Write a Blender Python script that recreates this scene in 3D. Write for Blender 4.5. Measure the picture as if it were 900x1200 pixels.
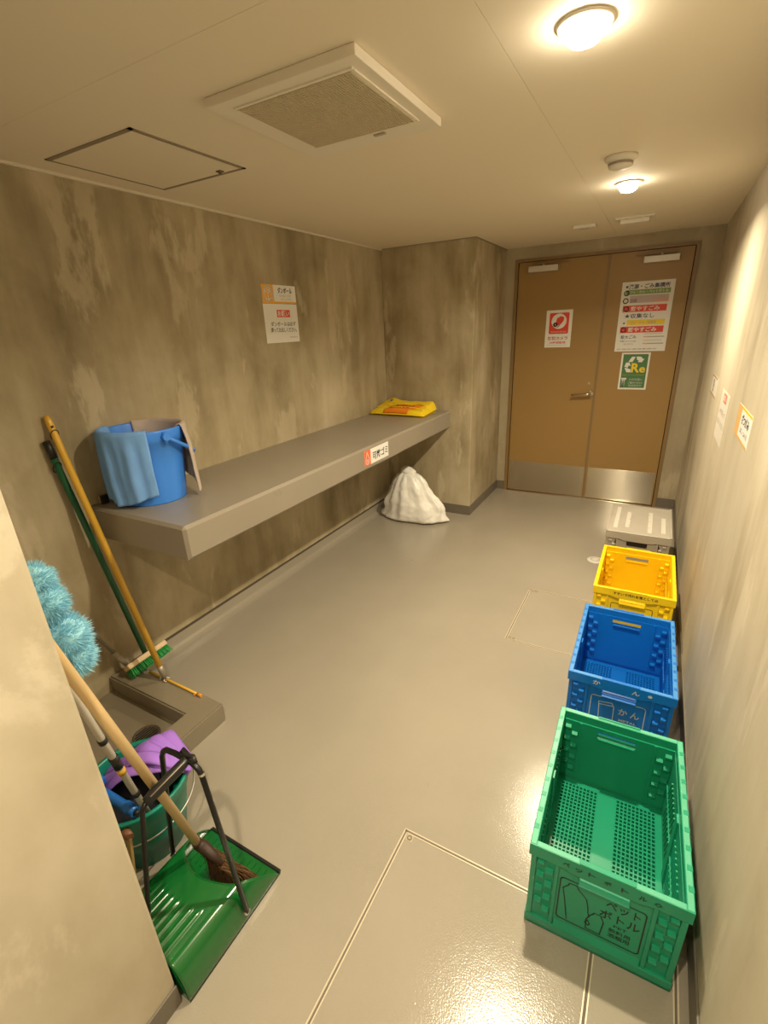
import bpy, bmesh, math, random
from mathutils import Vector, Matrix, noise
random.seed(7)
for o in list(bpy.data.objects): bpy.data.objects.remove(o)
SC = bpy.context.scene
COL = SC.collection
PI = math.pi

# ------------------------------------------------------------------ camera
cam_data = bpy.data.cameras.new('camera')
cam = bpy.data.objects.new('camera', cam_data); COL.objects.link(cam)
cam_data.sensor_fit = 'VERTICAL'; cam_data.sensor_height = 36.0
cam_data.lens = 555.04 / 1200 * 36.0
cam_data.clip_start = 0.02
cr = Vector((0.87461098, 0.48301375, -0.04187293))
cu = Vector((-0.14015521, 0.3345707, 0.93189))
cf = Vector((-0.46412514, 0.80917252, -0.3603161))
m = Matrix((cr, cu, -cf)).transposed().to_4x4()
m.translation = (0, 0, 1.5782)
cam.matrix_world = m
SC.camera = cam

# ------------------------------------------------------------------ room dimensions (metres)
XL, XR, HC = -2.085, 0.290, 2.175
YP, XP, YB = 3.773, -1.293, 4.603
XN, YN, Y0 = -0.842, 0.312, -1.35
LAMPS = [(-0.245, 2.895), (-0.242, 1.387), (-0.24, -0.11)]

# ------------------------------------------------------------------ world, lamps, exposure
w = bpy.data.worlds.new('world'); SC.world = w; w.use_nodes = True
w.node_tree.nodes['Background'].inputs[0].default_value = (0, 0, 0, 1)
WARM = (1.0, 0.86, 0.60)
for i, (lx, ly) in enumerate(LAMPS):
    ld = bpy.data.lights.new('downlight_beam', 'AREA')
    ld.shape = 'DISK'; ld.size = 0.06; ld.energy = (29, 30, 19)[i]; ld.color = WARM
    ld.spread = math.radians(152)
    lo = bpy.data.objects.new('downlight_beam', ld); COL.objects.link(lo)
    lo.location = (lx, ly, HC - 0.042)
vs = SC.view_settings
SC.display_settings.display_device = 'sRGB'
vs.view_transform = 'Standard'; vs.look = 'None'; vs.exposure = 0.0; vs.gamma = 1.0
vs.use_curve_mapping = False

# ------------------------------------------------------------------ materials
MATS = {}
def mat(name, col, rough=0.5, metal=0.0, spec=0.5, bump=None, vary=0.0, trans=0.0, sss=0.0, emit=None, alpha=None, coat=0):
    if name in MATS: return MATS[name]
    M = bpy.data.materials.new(name); M.use_nodes = True
    nt = M.node_tree; b = nt.nodes['Principled BSDF']
    b.inputs['Base Color'].default_value = (*col, 1)
    b.inputs['Roughness'].default_value = rough
    b.inputs['Metallic'].default_value = metal
    b.inputs['Specular IOR Level'].default_value = spec
    b.inputs['Transmission Weight'].default_value = trans
    if coat: b.inputs['Coat Weight'].default_value = coat; b.inputs['Coat Roughness'].default_value = 0.12
    if sss:
        b.inputs['Subsurface Weight'].default_value = sss
        b.inputs['Subsurface Radius'].default_value = (0.02, 0.02, 0.02)
    if emit:
        b.inputs['Emission Color'].default_value = (*emit[0], 1); b.inputs['Emission Strength'].default_value = emit[1]
    tc = nt.nodes.new('ShaderNodeTexCoord')
    if vary:
        n = nt.nodes.new('ShaderNodeTexNoise'); n.inputs['Scale'].default_value = 9; n.inputs['Detail'].default_value = 5
        nt.links.new(tc.outputs['Object'], n.inputs['Vector'])
        r = nt.nodes.new('ShaderNodeMapRange')
        r.inputs[1].default_value = 0.3; r.inputs[2].default_value = 0.7
        r.inputs[3].default_value = 1 - vary; r.inputs[4].default_value = 1 + vary
        nt.links.new(n.outputs['Fac'], r.inputs[0])
        mx = nt.nodes.new('ShaderNodeMix'); mx.data_type = 'RGBA'; mx.blend_type = 'MULTIPLY'
        mx.inputs[0].default_value = 1; mx.inputs[6].default_value = (*col, 1)
        nt.links.new(r.outputs[0], mx.inputs[7]); nt.links.new(mx.outputs[2], b.inputs['Base Color'])
    if bump:
        n = nt.nodes.new('ShaderNodeTexNoise'); n.inputs['Scale'].default_value = bump[0]; n.inputs['Detail'].default_value = 3
        nt.links.new(tc.outputs['Object'], n.inputs['Vector'])
        bp = nt.nodes.new('ShaderNodeBump'); bp.inputs['Strength'].default_value = bump[1]; bp.inputs['Distance'].default_value = bump[2]
        nt.links.new(n.outputs['Fac'], bp.inputs['Height']); nt.links.new(bp.outputs[0], b.inputs['Normal'])
    MATS[name] = M
    return M

def concrete(name, dark, mid, light, seed=0.0, sx=1.0, stretch=0.28):
    M = bpy.data.materials.new(name); M.use_nodes = True
    nt = M.node_tree; b = nt.nodes['Principled BSDF']; L = nt.links.new
    tc = nt.nodes.new('ShaderNodeTexCoord')
    def tex(scale, loc, detail, rough, dist):
        mp = nt.nodes.new('ShaderNodeMapping'); mp.inputs['Scale'].default_value = scale; mp.inputs['Location'].default_value = loc
        L(tc.outputs['Object'], mp.inputs[0])
        n = nt.nodes.new('ShaderNodeTexNoise'); n.inputs['Scale'].default_value = 1; n.inputs['Detail'].default_value = detail
        n.inputs['Roughness'].default_value = rough; n.inputs['Distortion'].default_value = dist
        L(mp.outputs[0], n.inputs['Vector']); return n.outputs['Fac']
    def mixf(f, x, y):
        q = nt.nodes.new('ShaderNodeMix'); q.data_type = 'FLOAT'; q.inputs[0].default_value = f; L(x, q.inputs[2]); L(y, q.inputs[3]); return q.outputs[0]
    def ramp(x, a_, b_, lo, hi):
        q = nt.nodes.new('ShaderNodeMapRange'); q.interpolation_type = 'SMOOTHSTEP'
        for i_, v_ in enumerate((a_, b_, lo, hi)): q.inputs[i_+1].default_value = v_
        L(x, q.inputs[0]); return q.outputs[0]
    n1 = tex((1.7*sx, 1.7*sx, 1.7*stretch*1.6), (seed, seed*.7, seed*.3), 4, .5, .15)      # broad vertical bands
    n2 = tex((9*sx, 9*sx, 9*stretch*.6), (seed*2, 1, 4), 5, .55, .15)                     # runs and drips
    n3 = tex((2.2, 2.2, 1.7), (seed, 3, 9), 7, .60, .25)                                 # patches
    base = mixf(.42, mixf(.38, n1, n2), n3)
    cr_ = nt.nodes.new('ShaderNodeValToRGB')
    e = cr_.color_ramp.elements; e[0].position = .36; e[0].color = (*dark, 1); e[1].position = .64; e[1].color = (*light, 1)
    k = e.new(.49); k.color = (*mid, 1)
    L(base, cr_.inputs[0])
    # crisp edged pale lime patches
    p1 = tex((4.6*sx, 4.6*sx, 4.6*max(stretch, .35)), (seed*3, 7, 2), 9, .62, .2)
    msk = ramp(p1, .565, .635, 0, .42)
    mx = nt.nodes.new('ShaderNodeMix'); mx.data_type = 'RGBA'; L(msk, mx.inputs[0]); L(cr_.outputs[0], mx.inputs[6])
    mx.inputs[7].default_value = (*[min(1, c*1.12+.02) for c in light], 1)
    p2 = tex((13, 13, 4.0), (seed, 5, 1), 8, .66, .3)
    msk2 = ramp(p2, .66, .72, 0, .3)
    mx2 = nt.nodes.new('ShaderNodeMix'); mx2.data_type = 'RGBA'; L(msk2, mx2.inputs[0]); L(mx.outputs[2], mx2.inputs[6])
    mx2.inputs[7].default_value = (*[min(1, c*1.15+.03) for c in light], 1)
    L(mx2.outputs[2], b.inputs['Base Color'])
    b.inputs['Roughness'].default_value = .58; b.inputs['Specular IOR Level'].default_value = .3
    bp = nt.nodes.new('ShaderNodeBump'); bp.inputs['Strength'].default_value = .12; bp.inputs['Distance'].default_value = .01
    L(n3, bp.inputs['Height']); L(bp.outputs[0], b.inputs['Normal'])
    return M

def floor_paint(name, col, rough):
    M = bpy.data.materials.new(name); M.use_nodes = True
    nt = M.node_tree; b = nt.nodes['Principled BSDF']; L = nt.links.new
    tc = nt.nodes.new('ShaderNodeTexCoord')
    n = nt.nodes.new('ShaderNodeTexNoise'); n.inputs['Scale'].default_value = 1.7; n.inputs['Detail'].default_value = 4
    L(tc.outputs['Object'], n.inputs['Vector'])
    r = nt.nodes.new('ShaderNodeValToRGB'); e = r.color_ramp.elements
    e[0].position = .3; e[0].color = (*[c*.93 for c in col], 1); e[1].position = .7; e[1].color = (*[c*1.05 for c in col], 1)
    L(n.outputs['Fac'], r.inputs[0])
    # a few scuffs
    n4 = nt.nodes.new('ShaderNodeTexNoise'); n4.inputs['Scale'].default_value = 3.1; n4.inputs['Detail'].default_value = 8; n4.inputs['Roughness'].default_value = .7
    L(tc.outputs['Object'], n4.inputs['Vector'])
    r4 = nt.nodes.new('ShaderNodeMapRange'); r4.inputs[1].default_value = .66; r4.inputs[2].default_value = .74; r4.inputs[3].default_value = 1; r4.inputs[4].default_value = .8
    L(n4.outputs['Fac'], r4.inputs[0])
    mx = nt.nodes.new('ShaderNodeMix'); mx.data_type = 'RGBA'; mx.blend_type = 'MULTIPLY'; mx.inputs[0].default_value = 1
    L(r.outputs[0], mx.inputs[6]); L(r4.outputs[0], mx.inputs[7])
    L(mx.outputs[2], b.inputs['Base Color'])
    b.inputs['Roughness'].default_value = rough; b.inputs['Specular IOR Level'].default_value = .5
    n2 = nt.nodes.new('ShaderNodeTexNoise'); n2.inputs['Scale'].default_value = 230; n2.inputs['Detail'].default_value = 2
    L(tc.outputs['Object'], n2.inputs['Vector'])
    n3 = nt.nodes.new('ShaderNodeTexNoise'); n3.inputs['Scale'].default_value = 9; n3.inputs['Detail'].default_value = 2
    L(tc.outputs['Object'], n3.inputs['Vector'])
    ad = nt.nodes.new('ShaderNodeMath'); ad.operation = 'MULTIPLY_ADD'; ad.inputs[1].default_value = 1.6
    L(n3.outputs['Fac'], ad.inputs[0]); L(n2.outputs['Fac'], ad.inputs[2])
    bp = nt.nodes.new('ShaderNodeBump'); bp.inputs['Strength'].default_value = .35; bp.inputs['Distance'].default_value = .0010
    L(ad.outputs[0], bp.inputs['Height']); L(bp.outputs[0], b.inputs['Normal'])
    return M

CONC_L = concrete('concrete_left', (.20, .16, .09), (.39, .325, .21), (.56, .485, .35), 3.0)
CONC_P = concrete('concrete_pillar', (.20, .155, .085), (.38, .315, .20), (.60, .52, .38), 11.0)
CONC_B = concrete('concrete_back', (.32, .265, .175), (.41, .345, .235), (.50, .43, .31), 5.0)
CONC_R = concrete('concrete_right', (.36, .31, .22), (.53, .47, .36), (.62, .56, .45), 21.0, 1.3, .2)
CONC_N = concrete('concrete_near', (.36, .305, .21), (.51, .45, .34), (.63, .57, .46), 8.0, .9, .5)
FLOOR = floor_paint('floor_paint', (.345, .308, .250), .17)
CURB = floor_paint('curb_paint', (.25, .212, .155), .34)
BENCHM = floor_paint('bench_paint', (.30, .262, .212), .34)
SKIRT = mat('skirting_paint', (.165, .142, .112), .4, vary=.05)
CEIL = mat('ceiling_board', (.80, .72, .58), .75, bump=(40, .05, .003))
CEILTRIM = mat('ceiling_trim', (.70, .64, .54), .5)
DARKGAP = mat('dark_gap', (.16, .13, .10), .8)
ALU = mat('aluminium_trim', (.34, .29, .23), .45, .5)
VENT = mat('vent_plastic', (.78, .72, .62), .5)
GRILLE = mat('vent_grille', (.55, .47, .33), .6)
DOORM = mat('door_paint', (.34, .205, .068), .42, bump=(250, .06, .001))
FRAMEM = mat('door_frame_paint', (.25, .16, .07), .4)
STEEL = mat('brushed_steel', (.66, .60, .50), .2, 1.0)
_nt = STEEL.node_tree; _b = _nt.nodes['Principled BSDF']
_t = _nt.nodes.new('ShaderNodeTangent'); _t.direction_type = 'UV_MAP'
_nt.links.new(_t.outputs[0], _b.inputs['Tangent']); _b.inputs['Anisotropic'].default_value = 1.0; _b.inputs["Roughness"].default_value = .222
_b.inputs['Anisotropic Rotation'].default_value = 0.25
CHROME = mat('chrome', (.75, .72, .68), .15, 1.0)
CLOSER = mat('closer_silver', (.62, .58, .52), .42, .35)
WHITE = mat('paper_white', (.80, .79, .77), .55)
CREAM = mat('plastic_cream', (.74, .69, .60), .5)
RED = mat('print_red', (.72, .055, .03), .5)
ORANGE = mat('print_orange', (.82, .42, .06), .5)
ORRED = mat('print_orange_red', (.85, .16, .06), .5)
TANP = mat('print_tan', (.72, .45, .17), .5)
BROWNP = mat('print_brown', (.42, .25, .12), .5)
YELP = mat('print_yellow', (.85, .62, .03), .5)
GREENP = mat('print_green', (.07, .19, .07), .5)
LGREENP = mat('print_olive', (.22, .33, .10), .5)
BLACK = mat('print_black', (.02, .018, .02), .5)
NAVY = mat('print_navy', (.04, .035, .09), .5)
GREYP = mat('print_grey', (.35, .32, .30), .5)
PURPP = mat('print_purple', (.22, .13, .26), .5)
PINKP = mat('print_pink', (.70, .38, .30), .5)
LAMP = mat('lamp_lens', (1, 1, 1), .5, emit=((1, .88, .66), 80))
BRASS = mat('hatch_brass', (.70, .62, .48), .3, .25)
BLKMETAL = mat('black_metal', (.012, .011, .011), .32, .3)
BLKPLAST = mat('black_plastic', (.015, .014, .014), .4)

# ------------------------------------------------------------------ mesh builder
class MB:
    def __init__(s): s.bm = bmesh.new()
    def add(s, bm2):
        me = bpy.data.meshes.new('t'); bm2.to_mesh(me); bm2.free(); s.bm.from_mesh(me); bpy.data.meshes.remove(me); return s
    def box(s, x0, x1, y0, y1, z0, z1, bev=0.0, seg=2, M=None):
        b = bmesh.new()
        bmesh.ops.create_cube(b, size=1)
        for v in b.verts:
            v.co = Vector(((x0+x1)/2 + v.co.x*(x1-x0), (y0+y1)/2 + v.co.y*(y1-y0), (z0+z1)/2 + v.co.z*(z1-z0)))
        if bev: bmesh.ops.bevel(b, geom=b.edges[:], offset=bev, segments=seg, affect='EDGES', profile=.6)
        if M: bmesh.ops.transform(b, matrix=M, verts=b.verts)
        return s.add(b)
    def prism(s, poly, t0, t1, O, R, U, bev=0.0):
        """polygon poly in the (R,U) plane at O, extruded along R x U from t0 to t1"""
        O, R, U = Vector(O), Vector(R), Vector(U); N = R.cross(U)
        b = bmesh.new()
        lo = [b.verts.new(O + R*p[0] + U*p[1] + N*t0) for p in poly]
        hi = [b.verts.new(O + R*p[0] + U*p[1] + N*t1) for p in poly]
        n = len(poly)
        b.faces.new(lo[::-1]); b.faces.new(hi)
        for i in range(n): b.faces.new((lo[i], lo[(i+1) % n], hi[(i+1) % n], hi[i]))
        bmesh.ops.recalc_face_normals(b, faces=b.faces[:])
        if bev: bmesh.ops.bevel(b, geom=b.edges[:], offset=bev, segments=2, affect='EDGES', profile=.6)
        return s.add(b)
    def tube(s, pts, r, seg=10, cap=True):
        pts = [Vector(p) for p in pts]; n = len(pts)
        rs = r if isinstance(r, (list, tuple)) else [r]*n
        b = bmesh.new(); rings = []
        up = None
        for i, p in enumerate(pts):
            d = (pts[min(i+1, n-1)] - pts[max(i-1, 0)]).normalized()
            if up is None:
                up = d.orthogonal().normalized()
            else:
                up = (up - d*up.dot(d)); up = up.normalized() if up.length > 1e-6 else d.orthogonal().normalized()
            sd = d.cross(up)
            rings.append([b.verts.new(p + (up*math.cos(2*PI*k/seg) + sd*math.sin(2*PI*k/seg))*rs[i]) for k in range(seg)])
        for i in range(n-1):
            for k in range(seg):
                f = b.faces.new((rings[i][k], rings[i][(k+1) % seg], rings[i+1][(k+1) % seg], rings[i+1][k])); f.smooth = True
        if cap:
            b.faces.new(rings[0][::-1]); b.faces.new(rings[-1])
        bmesh.ops.recalc_face_normals(b, faces=b.faces[:])
        return s.add(b)
    def lathe(s, prof, c, seg=48, closed=False):
        b = bmesh.new(); rings = []
        for (r, z) in prof:
            rings.append([b.verts.new((c[0]+r*math.cos(2*PI*k/seg), c[1]+r*math.sin(2*PI*k/seg), c[2]+z)) for k in range(seg)])
        n = len(prof)
        for i in range(n if closed else n-1):
            a, d = rings[i], rings[(i+1) % n]
            for k in range(seg):
                f = b.faces.new((a[k], a[(k+1) % seg], d[(k+1) % seg], d[k])); f.smooth = True
        if not closed:
            if prof[0][0] > 1e-6: b.faces.new(rings[0][::-1])
            if prof[-1][0] > 1e-6: b.faces.new(rings[-1])
        bmesh.ops.remove_doubles(b, verts=b.verts[:], dist=1e-6)
        bmesh.ops.recalc_face_normals(b, faces=b.faces[:])
        return s.add(b)
    def sheet(s, fn, nu, nv, thick=0.0, smooth=True, wrap=False):
        """grid surface fn(u,v) u,v in 0..1, thickened along its normal"""
        b = bmesh.new(); g = []
        for i in range(nu + (0 if wrap else 1)):
            g.append([b.verts.new(fn(i/nu, j/nv)) for j in range(nv+1)])
        for i in range(nu):
            a, c = g[i], g[(i+1) % len(g)]
            for j in range(nv):
                f = b.faces.new((a[j], c[j], c[j+1], a[j+1])); f.smooth = smooth
        bmesh.ops.recalc_face_normals(b, faces=b.faces[:])
        if thick:
            ge = bmesh.ops.solidify(b, geom=b.faces[:], thickness=thick)
            for f in b.faces: f.smooth = smooth
        return s.add(b)
    def build(s, name, m_, parent=None, kind=None, local=False, smooth=False):
        me = bpy.data.meshes.new(name)
        if parent is not None and not local:
            bmesh.ops.transform(s.bm, matrix=root_matrix(parent).inverted(), verts=s.bm.verts)
        s.bm.to_mesh(me); s.bm.free()
        me.materials.append(m_)
        if smooth:
            for p in me.polygons: p.use_smooth = True
        o = bpy.data.objects.new(name, me); COL.objects.link(o)
        if parent is not None: o.parent = parent
        if kind: o['kind'] = kind
        return o

def root_matrix(o):
    M = o.matrix_basis.copy()
    while o.parent is not None:
        o = o.parent; M = o.matrix_basis @ M
    return M

def thing(name, label, cat, loc=(0, 0, 0), rz=0.0, group=None):
    o = bpy.data.objects.new(name, None); COL.objects.link(o)
    o.empty_display_size = .05
    o.location = loc; o.rotation_euler = (0, 0, rz)
    o['label'] = label; o['category'] = cat
    if group: o['group'] = group
    return o

def tag(o, label, cat, group=None):
    o['label'] = label; o['category'] = cat
    if group: o['group'] = group
    return o

def struct(name, mb, m_, parent=None): return mb.build(name, m_, parent, kind=None if parent else 'structure')

def lettering(parent, text, m_, O, R, U, w_, h_, bold=0.0, name='lettering', local=False, squeeze=True):
    """text centred at O in the plane (R right, U up), fitted into w_ x h_"""
    cu_ = bpy.data.curves.new('t', 'FONT'); cu_.body = text; cu_.size = 1; cu_.offset = bold; cu_.resolution_u = 3
    ob = bpy.data.objects.new('t', cu_); COL.objects.link(ob)
    dg = bpy.context.evaluated_depsgraph_get(); dg.update()
    me = bpy.data.meshes.new_from_object(ob.evaluated_get(dg))
    bpy.data.objects.remove(ob); bpy.data.curves.remove(cu_)
    O, R, U = Vector(O), Vector(R), Vector(U); N = R.cross(U)
    xs = [v.co.x for v in me.vertices]; ys = [v.co.y for v in me.vertices]
    if not xs: return None
    x0, x1, y0, y1 = min(xs), max(xs), min(ys), max(ys)
    sy = h_/max(y1-y0, 1e-6); sx = w_/max(x1-x0, 1e-6)
    if not squeeze: sx = sy = min(sx, sy)
    inv = Matrix() if (local or parent is None) else root_matrix(parent).inverted()
    for v in me.vertices:
        v.co = inv @ (O + R*((v.co.x-(x0+x1)/2)*sx) + U*((v.co.y-(y0+y1)/2)*sy))
    me.materials.clear(); me.materials.append(m_); me.name = name
    o = bpy.data.objects.new(name, me); COL.objects.link(o)
    if parent is not None: o.parent = parent
    return o

X, Y, Z = Vector((1, 0, 0)), Vector((0, 1, 0)), Vector((0, 0, 1))

class Sign:
    """flat notice: O = centre on the wall, R right as read, U up; N towards the reader"""
    def __init__(s, name, label, O, R, U, group=None, cat='sign'):
        s.O, s.R, s.U = Vector(O), Vector(R), Vector(U); s.N = s.R.cross(s.U)
        s.t = thing(name, label, cat, O, 0, group); s.k = 0
    def panel(s, name, m_, x0, x1, y0, y1, d=.0008, d0=0.0):
        mb = MB(); mb.prism([(x0, y0), (x1, y0), (x1, y1), (x0, y1)], d0, d, s.O, s.R, s.U)
        return mb.build(name, m_, s.t)
    def poly(s, name, m_, pts, d0, d):
        return MB().prism(pts, d0, d, s.O, s.R, s.U).build(name, m_, s.t)
    def line(s, name, m_, paths, wd, d):
        mb = MB()
        for p in paths: strip(mb, p, wd, s.O + s.N*d, s.R, s.U)
        return mb.build(name, m_, s.t)
    def text(s, txt, m_, cx, cy, w_, h_, d=.0016, bold=.012, name='lettering'):
        return lettering(s.t, txt, m_, s.O + s.R*cx + s.U*cy + s.N*d, s.R, s.U, w_, h_, bold, name)

def strip(mb, pts, wd, O, R, U, closed=False):
    """flat polyline of width wd in plane (R,U) at O"""
    b = bmesh.new(); O, R, U = Vector(O), Vector(R), Vector(U)
    n = len(pts); P = [Vector((p[0], p[1])) for p in pts]
    rng = n if closed else n-1
    for i in range(rng):
        a, c = P[i], P[(i+1) % n]; d = (c-a)
        if d.length < 1e-7: continue
        d.normalize(); q = Vector((-d.y, d.x))*wd/2; e = d*wd*.45
        vs_ = [b.verts.new(O + R*p.x + U*p.y) for p in (a-e-q, c+e-q, c+e+q, a-e+q)]
        b.faces.new(vs_)
    mb.add(b)

def rrect(x0, x1, y0, y1, r, n=5):
    out = []
    for cx, cy, a0 in ((x1-r, y1-r, 0), (x0+r, y1-r, PI/2), (x0+r, y0+r, PI), (x1-r, y0+r, 1.5*PI)):
        for k in range(n+1):
            a = a0 + PI/2*k/n; out.append((cx + r*math.cos(a), cy + r*math.sin(a)))
    return out

def circ(cx, cy, r, n=24, a0=0, a1=2*PI):
    return [(cx + r*math.cos(a0+(a1-a0)*k/n), cy + r*math.sin(a0+(a1-a0)*k/n)) for k in range(n+1)]

# ================================================================== ROOM SHELL
XD0, XDS, XD1, ZD = -1.180, -0.455, 0.119, 2.058
struct('floor', MB().box(XL-.2, XR+.2, Y0-.2, YB+.2, -.15, 0), FLOOR)
mb = MB()   # ceiling boards with hairline joints, on a dark backing
g = .0004
for bx in ((XL-.2, -.42-g, Y0-.2, .955-g), (XL-.2, -.42-g, .955+g, YB+.2), (-.42+g, XR+.2, Y0-.2, YB+.2)):
    mb.box(bx[0], bx[1], bx[2], bx[3], HC, HC+.012)
struct('ceiling', mb, CEIL)
struct('trim_1', MB().box(XL-.2, XR+.2, Y0-.2, YB+.2, HC+.0121, HC+.1), mat('ceiling_joint', (.66, .58, .44), .8))
struct('wall_left', MB().box(XL-.15, XL, Y0-.15, YB+.15, 0, HC), CONC_L)
struct('wall_right', MB().box(XR, XR+.15, Y0-.15, YB+.15, 0, HC), CONC_R)
struct('wall_pillar', MB().box(XL, XP, YP, YB+.15, 0, HC, .006), CONC_P)
mb = MB()
mb.box(XP, XD0-.03, YB, YB+.15, 0, HC).box(XD1+.03, XR, YB, YB+.15, 0, HC).box(XD0-.03, XD1+.03, YB, YB+.15, ZD+.025, HC)
struct('wall_back', mb, CONC_B)
struct('wall_near', MB().box(XL, XN, Y0-.15, YN, 0, HC, .007), CONC_N)
struct('wall_behind', MB().box(XN, XR, Y0-.15, Y0, 0, HC), CONC_N)
# ceiling bead along the left wall and pillar
struct('trim_2', MB().box(XL, XL+.012, YN, YP, HC-.010, HC), CEILTRIM)
struct('trim_3', MB().box(XL+.012, XP, YP-.006, YP, HC-.006, HC).box(XP, XP+.006, YP, YB, HC-.006, HC), ALU)
# baseboards / coved skirting in floor paint
def cove(name, pts_axis):
    mb = MB(); mb.prism(*pts_axis); return struct(name, mb, FLOOR)
prof = [(0, 0), (.05, 0), (.032, .004), (.018, .012), (.008, .026), (.005, .04), (.0015, .083), (0, .085)]
cove('baseboard_left', (prof, -(YP), -(1.055), (XL, 0, 0), X, Z))      # X x Z = -Y
struct('trim_6', MB().box(XL, XL+.003, 1.055, YP, .080, .094), mat('strip_dark', (.085, .068, .045), .7))  # thin dark strip along the top of the cove
struct('baseboard_pillar', MB().box(XL+.005, XP, YP-.006, YP, 0, .086, .002).box(XP, XP+.006, YP-.006, YB, 0, .086, .002), SKIRT)
struct('baseboard_back', MB().box(XP+.006, XD0-.03, YB-.006, YB, 0, .086, .002).box(XD1+.03, XR, YB-.006, YB, 0, .086, .002), SKIRT)
struct('baseboard_right', MB().box(XR-.006, XR, Y0, YB, 0, .085, .002), SKIRT)
struct('baseboard_near', MB().box(XN, XN+.006, Y0, YN, 0, .07, .002), SKIRT)

# ------------------------------------------------------------------ door
struct('trim_4', MB().box(XD0-.03, XD0-.003, YB-.012, YB+.06, 0, ZD+.025).box(XD1+.003, XD1+.03, YB-.012, YB+.06, 0, ZD+.025)
       .box(XD0-.003, XD1+.003, YB-.012, YB+.06, ZD+.003, ZD+.025), FRAMEM)
def leaf(name, x0, x1, hand):
    o = struct(name, MB().box(x0+.002, x1-.002, YB, YB+.045, .008, ZD, .002), DOORM)
    k = MB().box(x0+.014, x1-.012, YB-.0025, YB+.001, .014, .305, .0008).build('kick_plate', STEEL, o)
    uv = k.data.uv_layers.new(name='brushing')
    for lp in k.data.loops:
        c = k.data.vertices[lp.vertex_index].co; uv.data[lp.index].uv = (c.x + c.y, c.z)
    return o
d1 = leaf('door_1', XD0, XDS, 1); d2 = leaf('door_2', XDS, XD1, -1)
MB().box(XDS-.016, XDS+.004, YB-.004, YB, .008, ZD, .001).build('meeting_strip', FRAMEM, d1)
# lever handle
c0 = Vector((-.492, YB, .972))
mb = MB(); mb.tube([c0, c0+Vector((0, -.012, 0))], .024, 20); mb.tube([c0+Vector((0, -.012, 0)), c0+Vector((0, -.055, 0))], .011, 12)
hd = mb.build('handle', STEEL, d1)
MB().tube([c0+Vector((.006, -.055, 0)), c0+Vector((-.02, -.058, -.001)), c0+Vector((-.15, -.055, -.012))], [.010, .011, .010], 12).build('lever', STEEL, hd)
mb = MB().box(c0.x-.03, c0.x-.012, YB-.0035, YB, c0.z+.075, c0.z+.10)
mb.build('lock_cylinder', CHROME, d1)
for d, xa, xb, za, arm in ((d1, -1.087, -.846, 1.997, 1), (d2, -.214, .026, 1.99, -1)):
    cl = MB().box(xa, xb, YB-.055, YB, za-.024, za+.022, .004).build('door_closer', CLOSER, d)
    mx_ = (xa+xb)/2
    MB().box(xa+.02 if arm > 0 else xa-.06, xb+.09 if arm > 0 else xb-.03, YB-.040, YB-.022, za+.032, za+.040, .001).build('arm', FRAMEM, cl)
    MB().tube([(mx_, YB-.03, za+.02), (mx_, YB-.03, za+.036)], .012, 12).tube([(mx_+.01, YB-.03, za-.022), (mx_+.01, YB-.03, za-.032)], .006, 10).build('pivot', CHROME, cl)
struct('trim_5', MB().box(XD0, XD1, YB-.03, YB+.05, -.001, .004), STEEL)

# ------------------------------------------------------------------ ceiling fittings
vt = thing('ceiling_vent', 'square ceiling exhaust vent panel with fine perforated grille', 'vent', (-.93, 1.42, HC))
mb = MB(); mb.prism([(-1.168, 1.165), (-.690, 1.165), (-.690, 1.665), (-1.168, 1.665)], 0, .0235, (0, 0, HC-.0235), X, Y, .003)
vp = mb.build('cover_panel', VENT, vt)
gx0, gx1, gy0, gy1 = -1.09, -.735, 1.215, 1.565
zg = HC-.0235
mb = MB()
nb = 46
for i in range(nb+1):
    x = gx0 + (gx1-gx0)*i/nb; mb.box(x-.0021, x+.0021, gy0, gy1, zg-.006, zg-.0005)
for i in range(31):
    y = gy0 + (gy1-gy0)*i/30; mb.box(gx0, gx1, y-.0018, y+.0018, zg-.0052, zg-.0005)
mb.build('grille', GRILLE, vt)
MB().box(gx0, gx1, gy0, gy1, zg-.0012, zg-.0002).build('grille_backing', mat('grille_back', (.38, .32, .22), .7), vt)
MB().box(gx0-.012, gx0-.003, gy0, gy1, zg-.004, zg).box(gx1+.003, gx1+.012, gy0, gy1, zg-.004, zg).box(gx0-.012, gx1+.012, gy0-.012, gy0-.003, zg-.004, zg).box(gx0-.012, gx1+.012, gy1+.003, gy1+.012, zg-.004, zg).build('grille_rim', VENT, vt)
MB().box(-.89, -.85, 1.592, 1.604, zg-.004, zg).build('latch', mat('latch_grey', (.4, .36, .3), .5), vt)

ah = thing('access_hatch', 'square ceiling access hatch with thin aluminium frame', 'hatch', (-1.72, 1.41, HC))
ax0, ax1, ay0, ay1 = -1.960, -1.490, 1.168, 1.654
mb = MB()
for q in ((ax0, ax1, ay0, ay0+.014), (ax0, ax1, ay1-.014, ay1), (ax0, ax0+.009, ay0, ay1), (ax1-.014, ax1, ay0, ay1)):
    mb.box(q[0], q[1], q[2], q[3], HC-.003, HC)
mb.build('frame', ALU, ah)
MB().box(ax0+.012, ax1-.017, ay0+.018, ay1-.017, HC-.0025, HC).build('panel', CEIL, ah)
MB().box(-1.60, -1.575, ay1-.05, ay1-.03, HC-.006, HC-.002).tube([(-1.587, ay1-.04, HC-.0025), (-1.587, ay1-.04, HC-.012)], .006, 10).build('lock', DARKGAP, ah)

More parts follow.
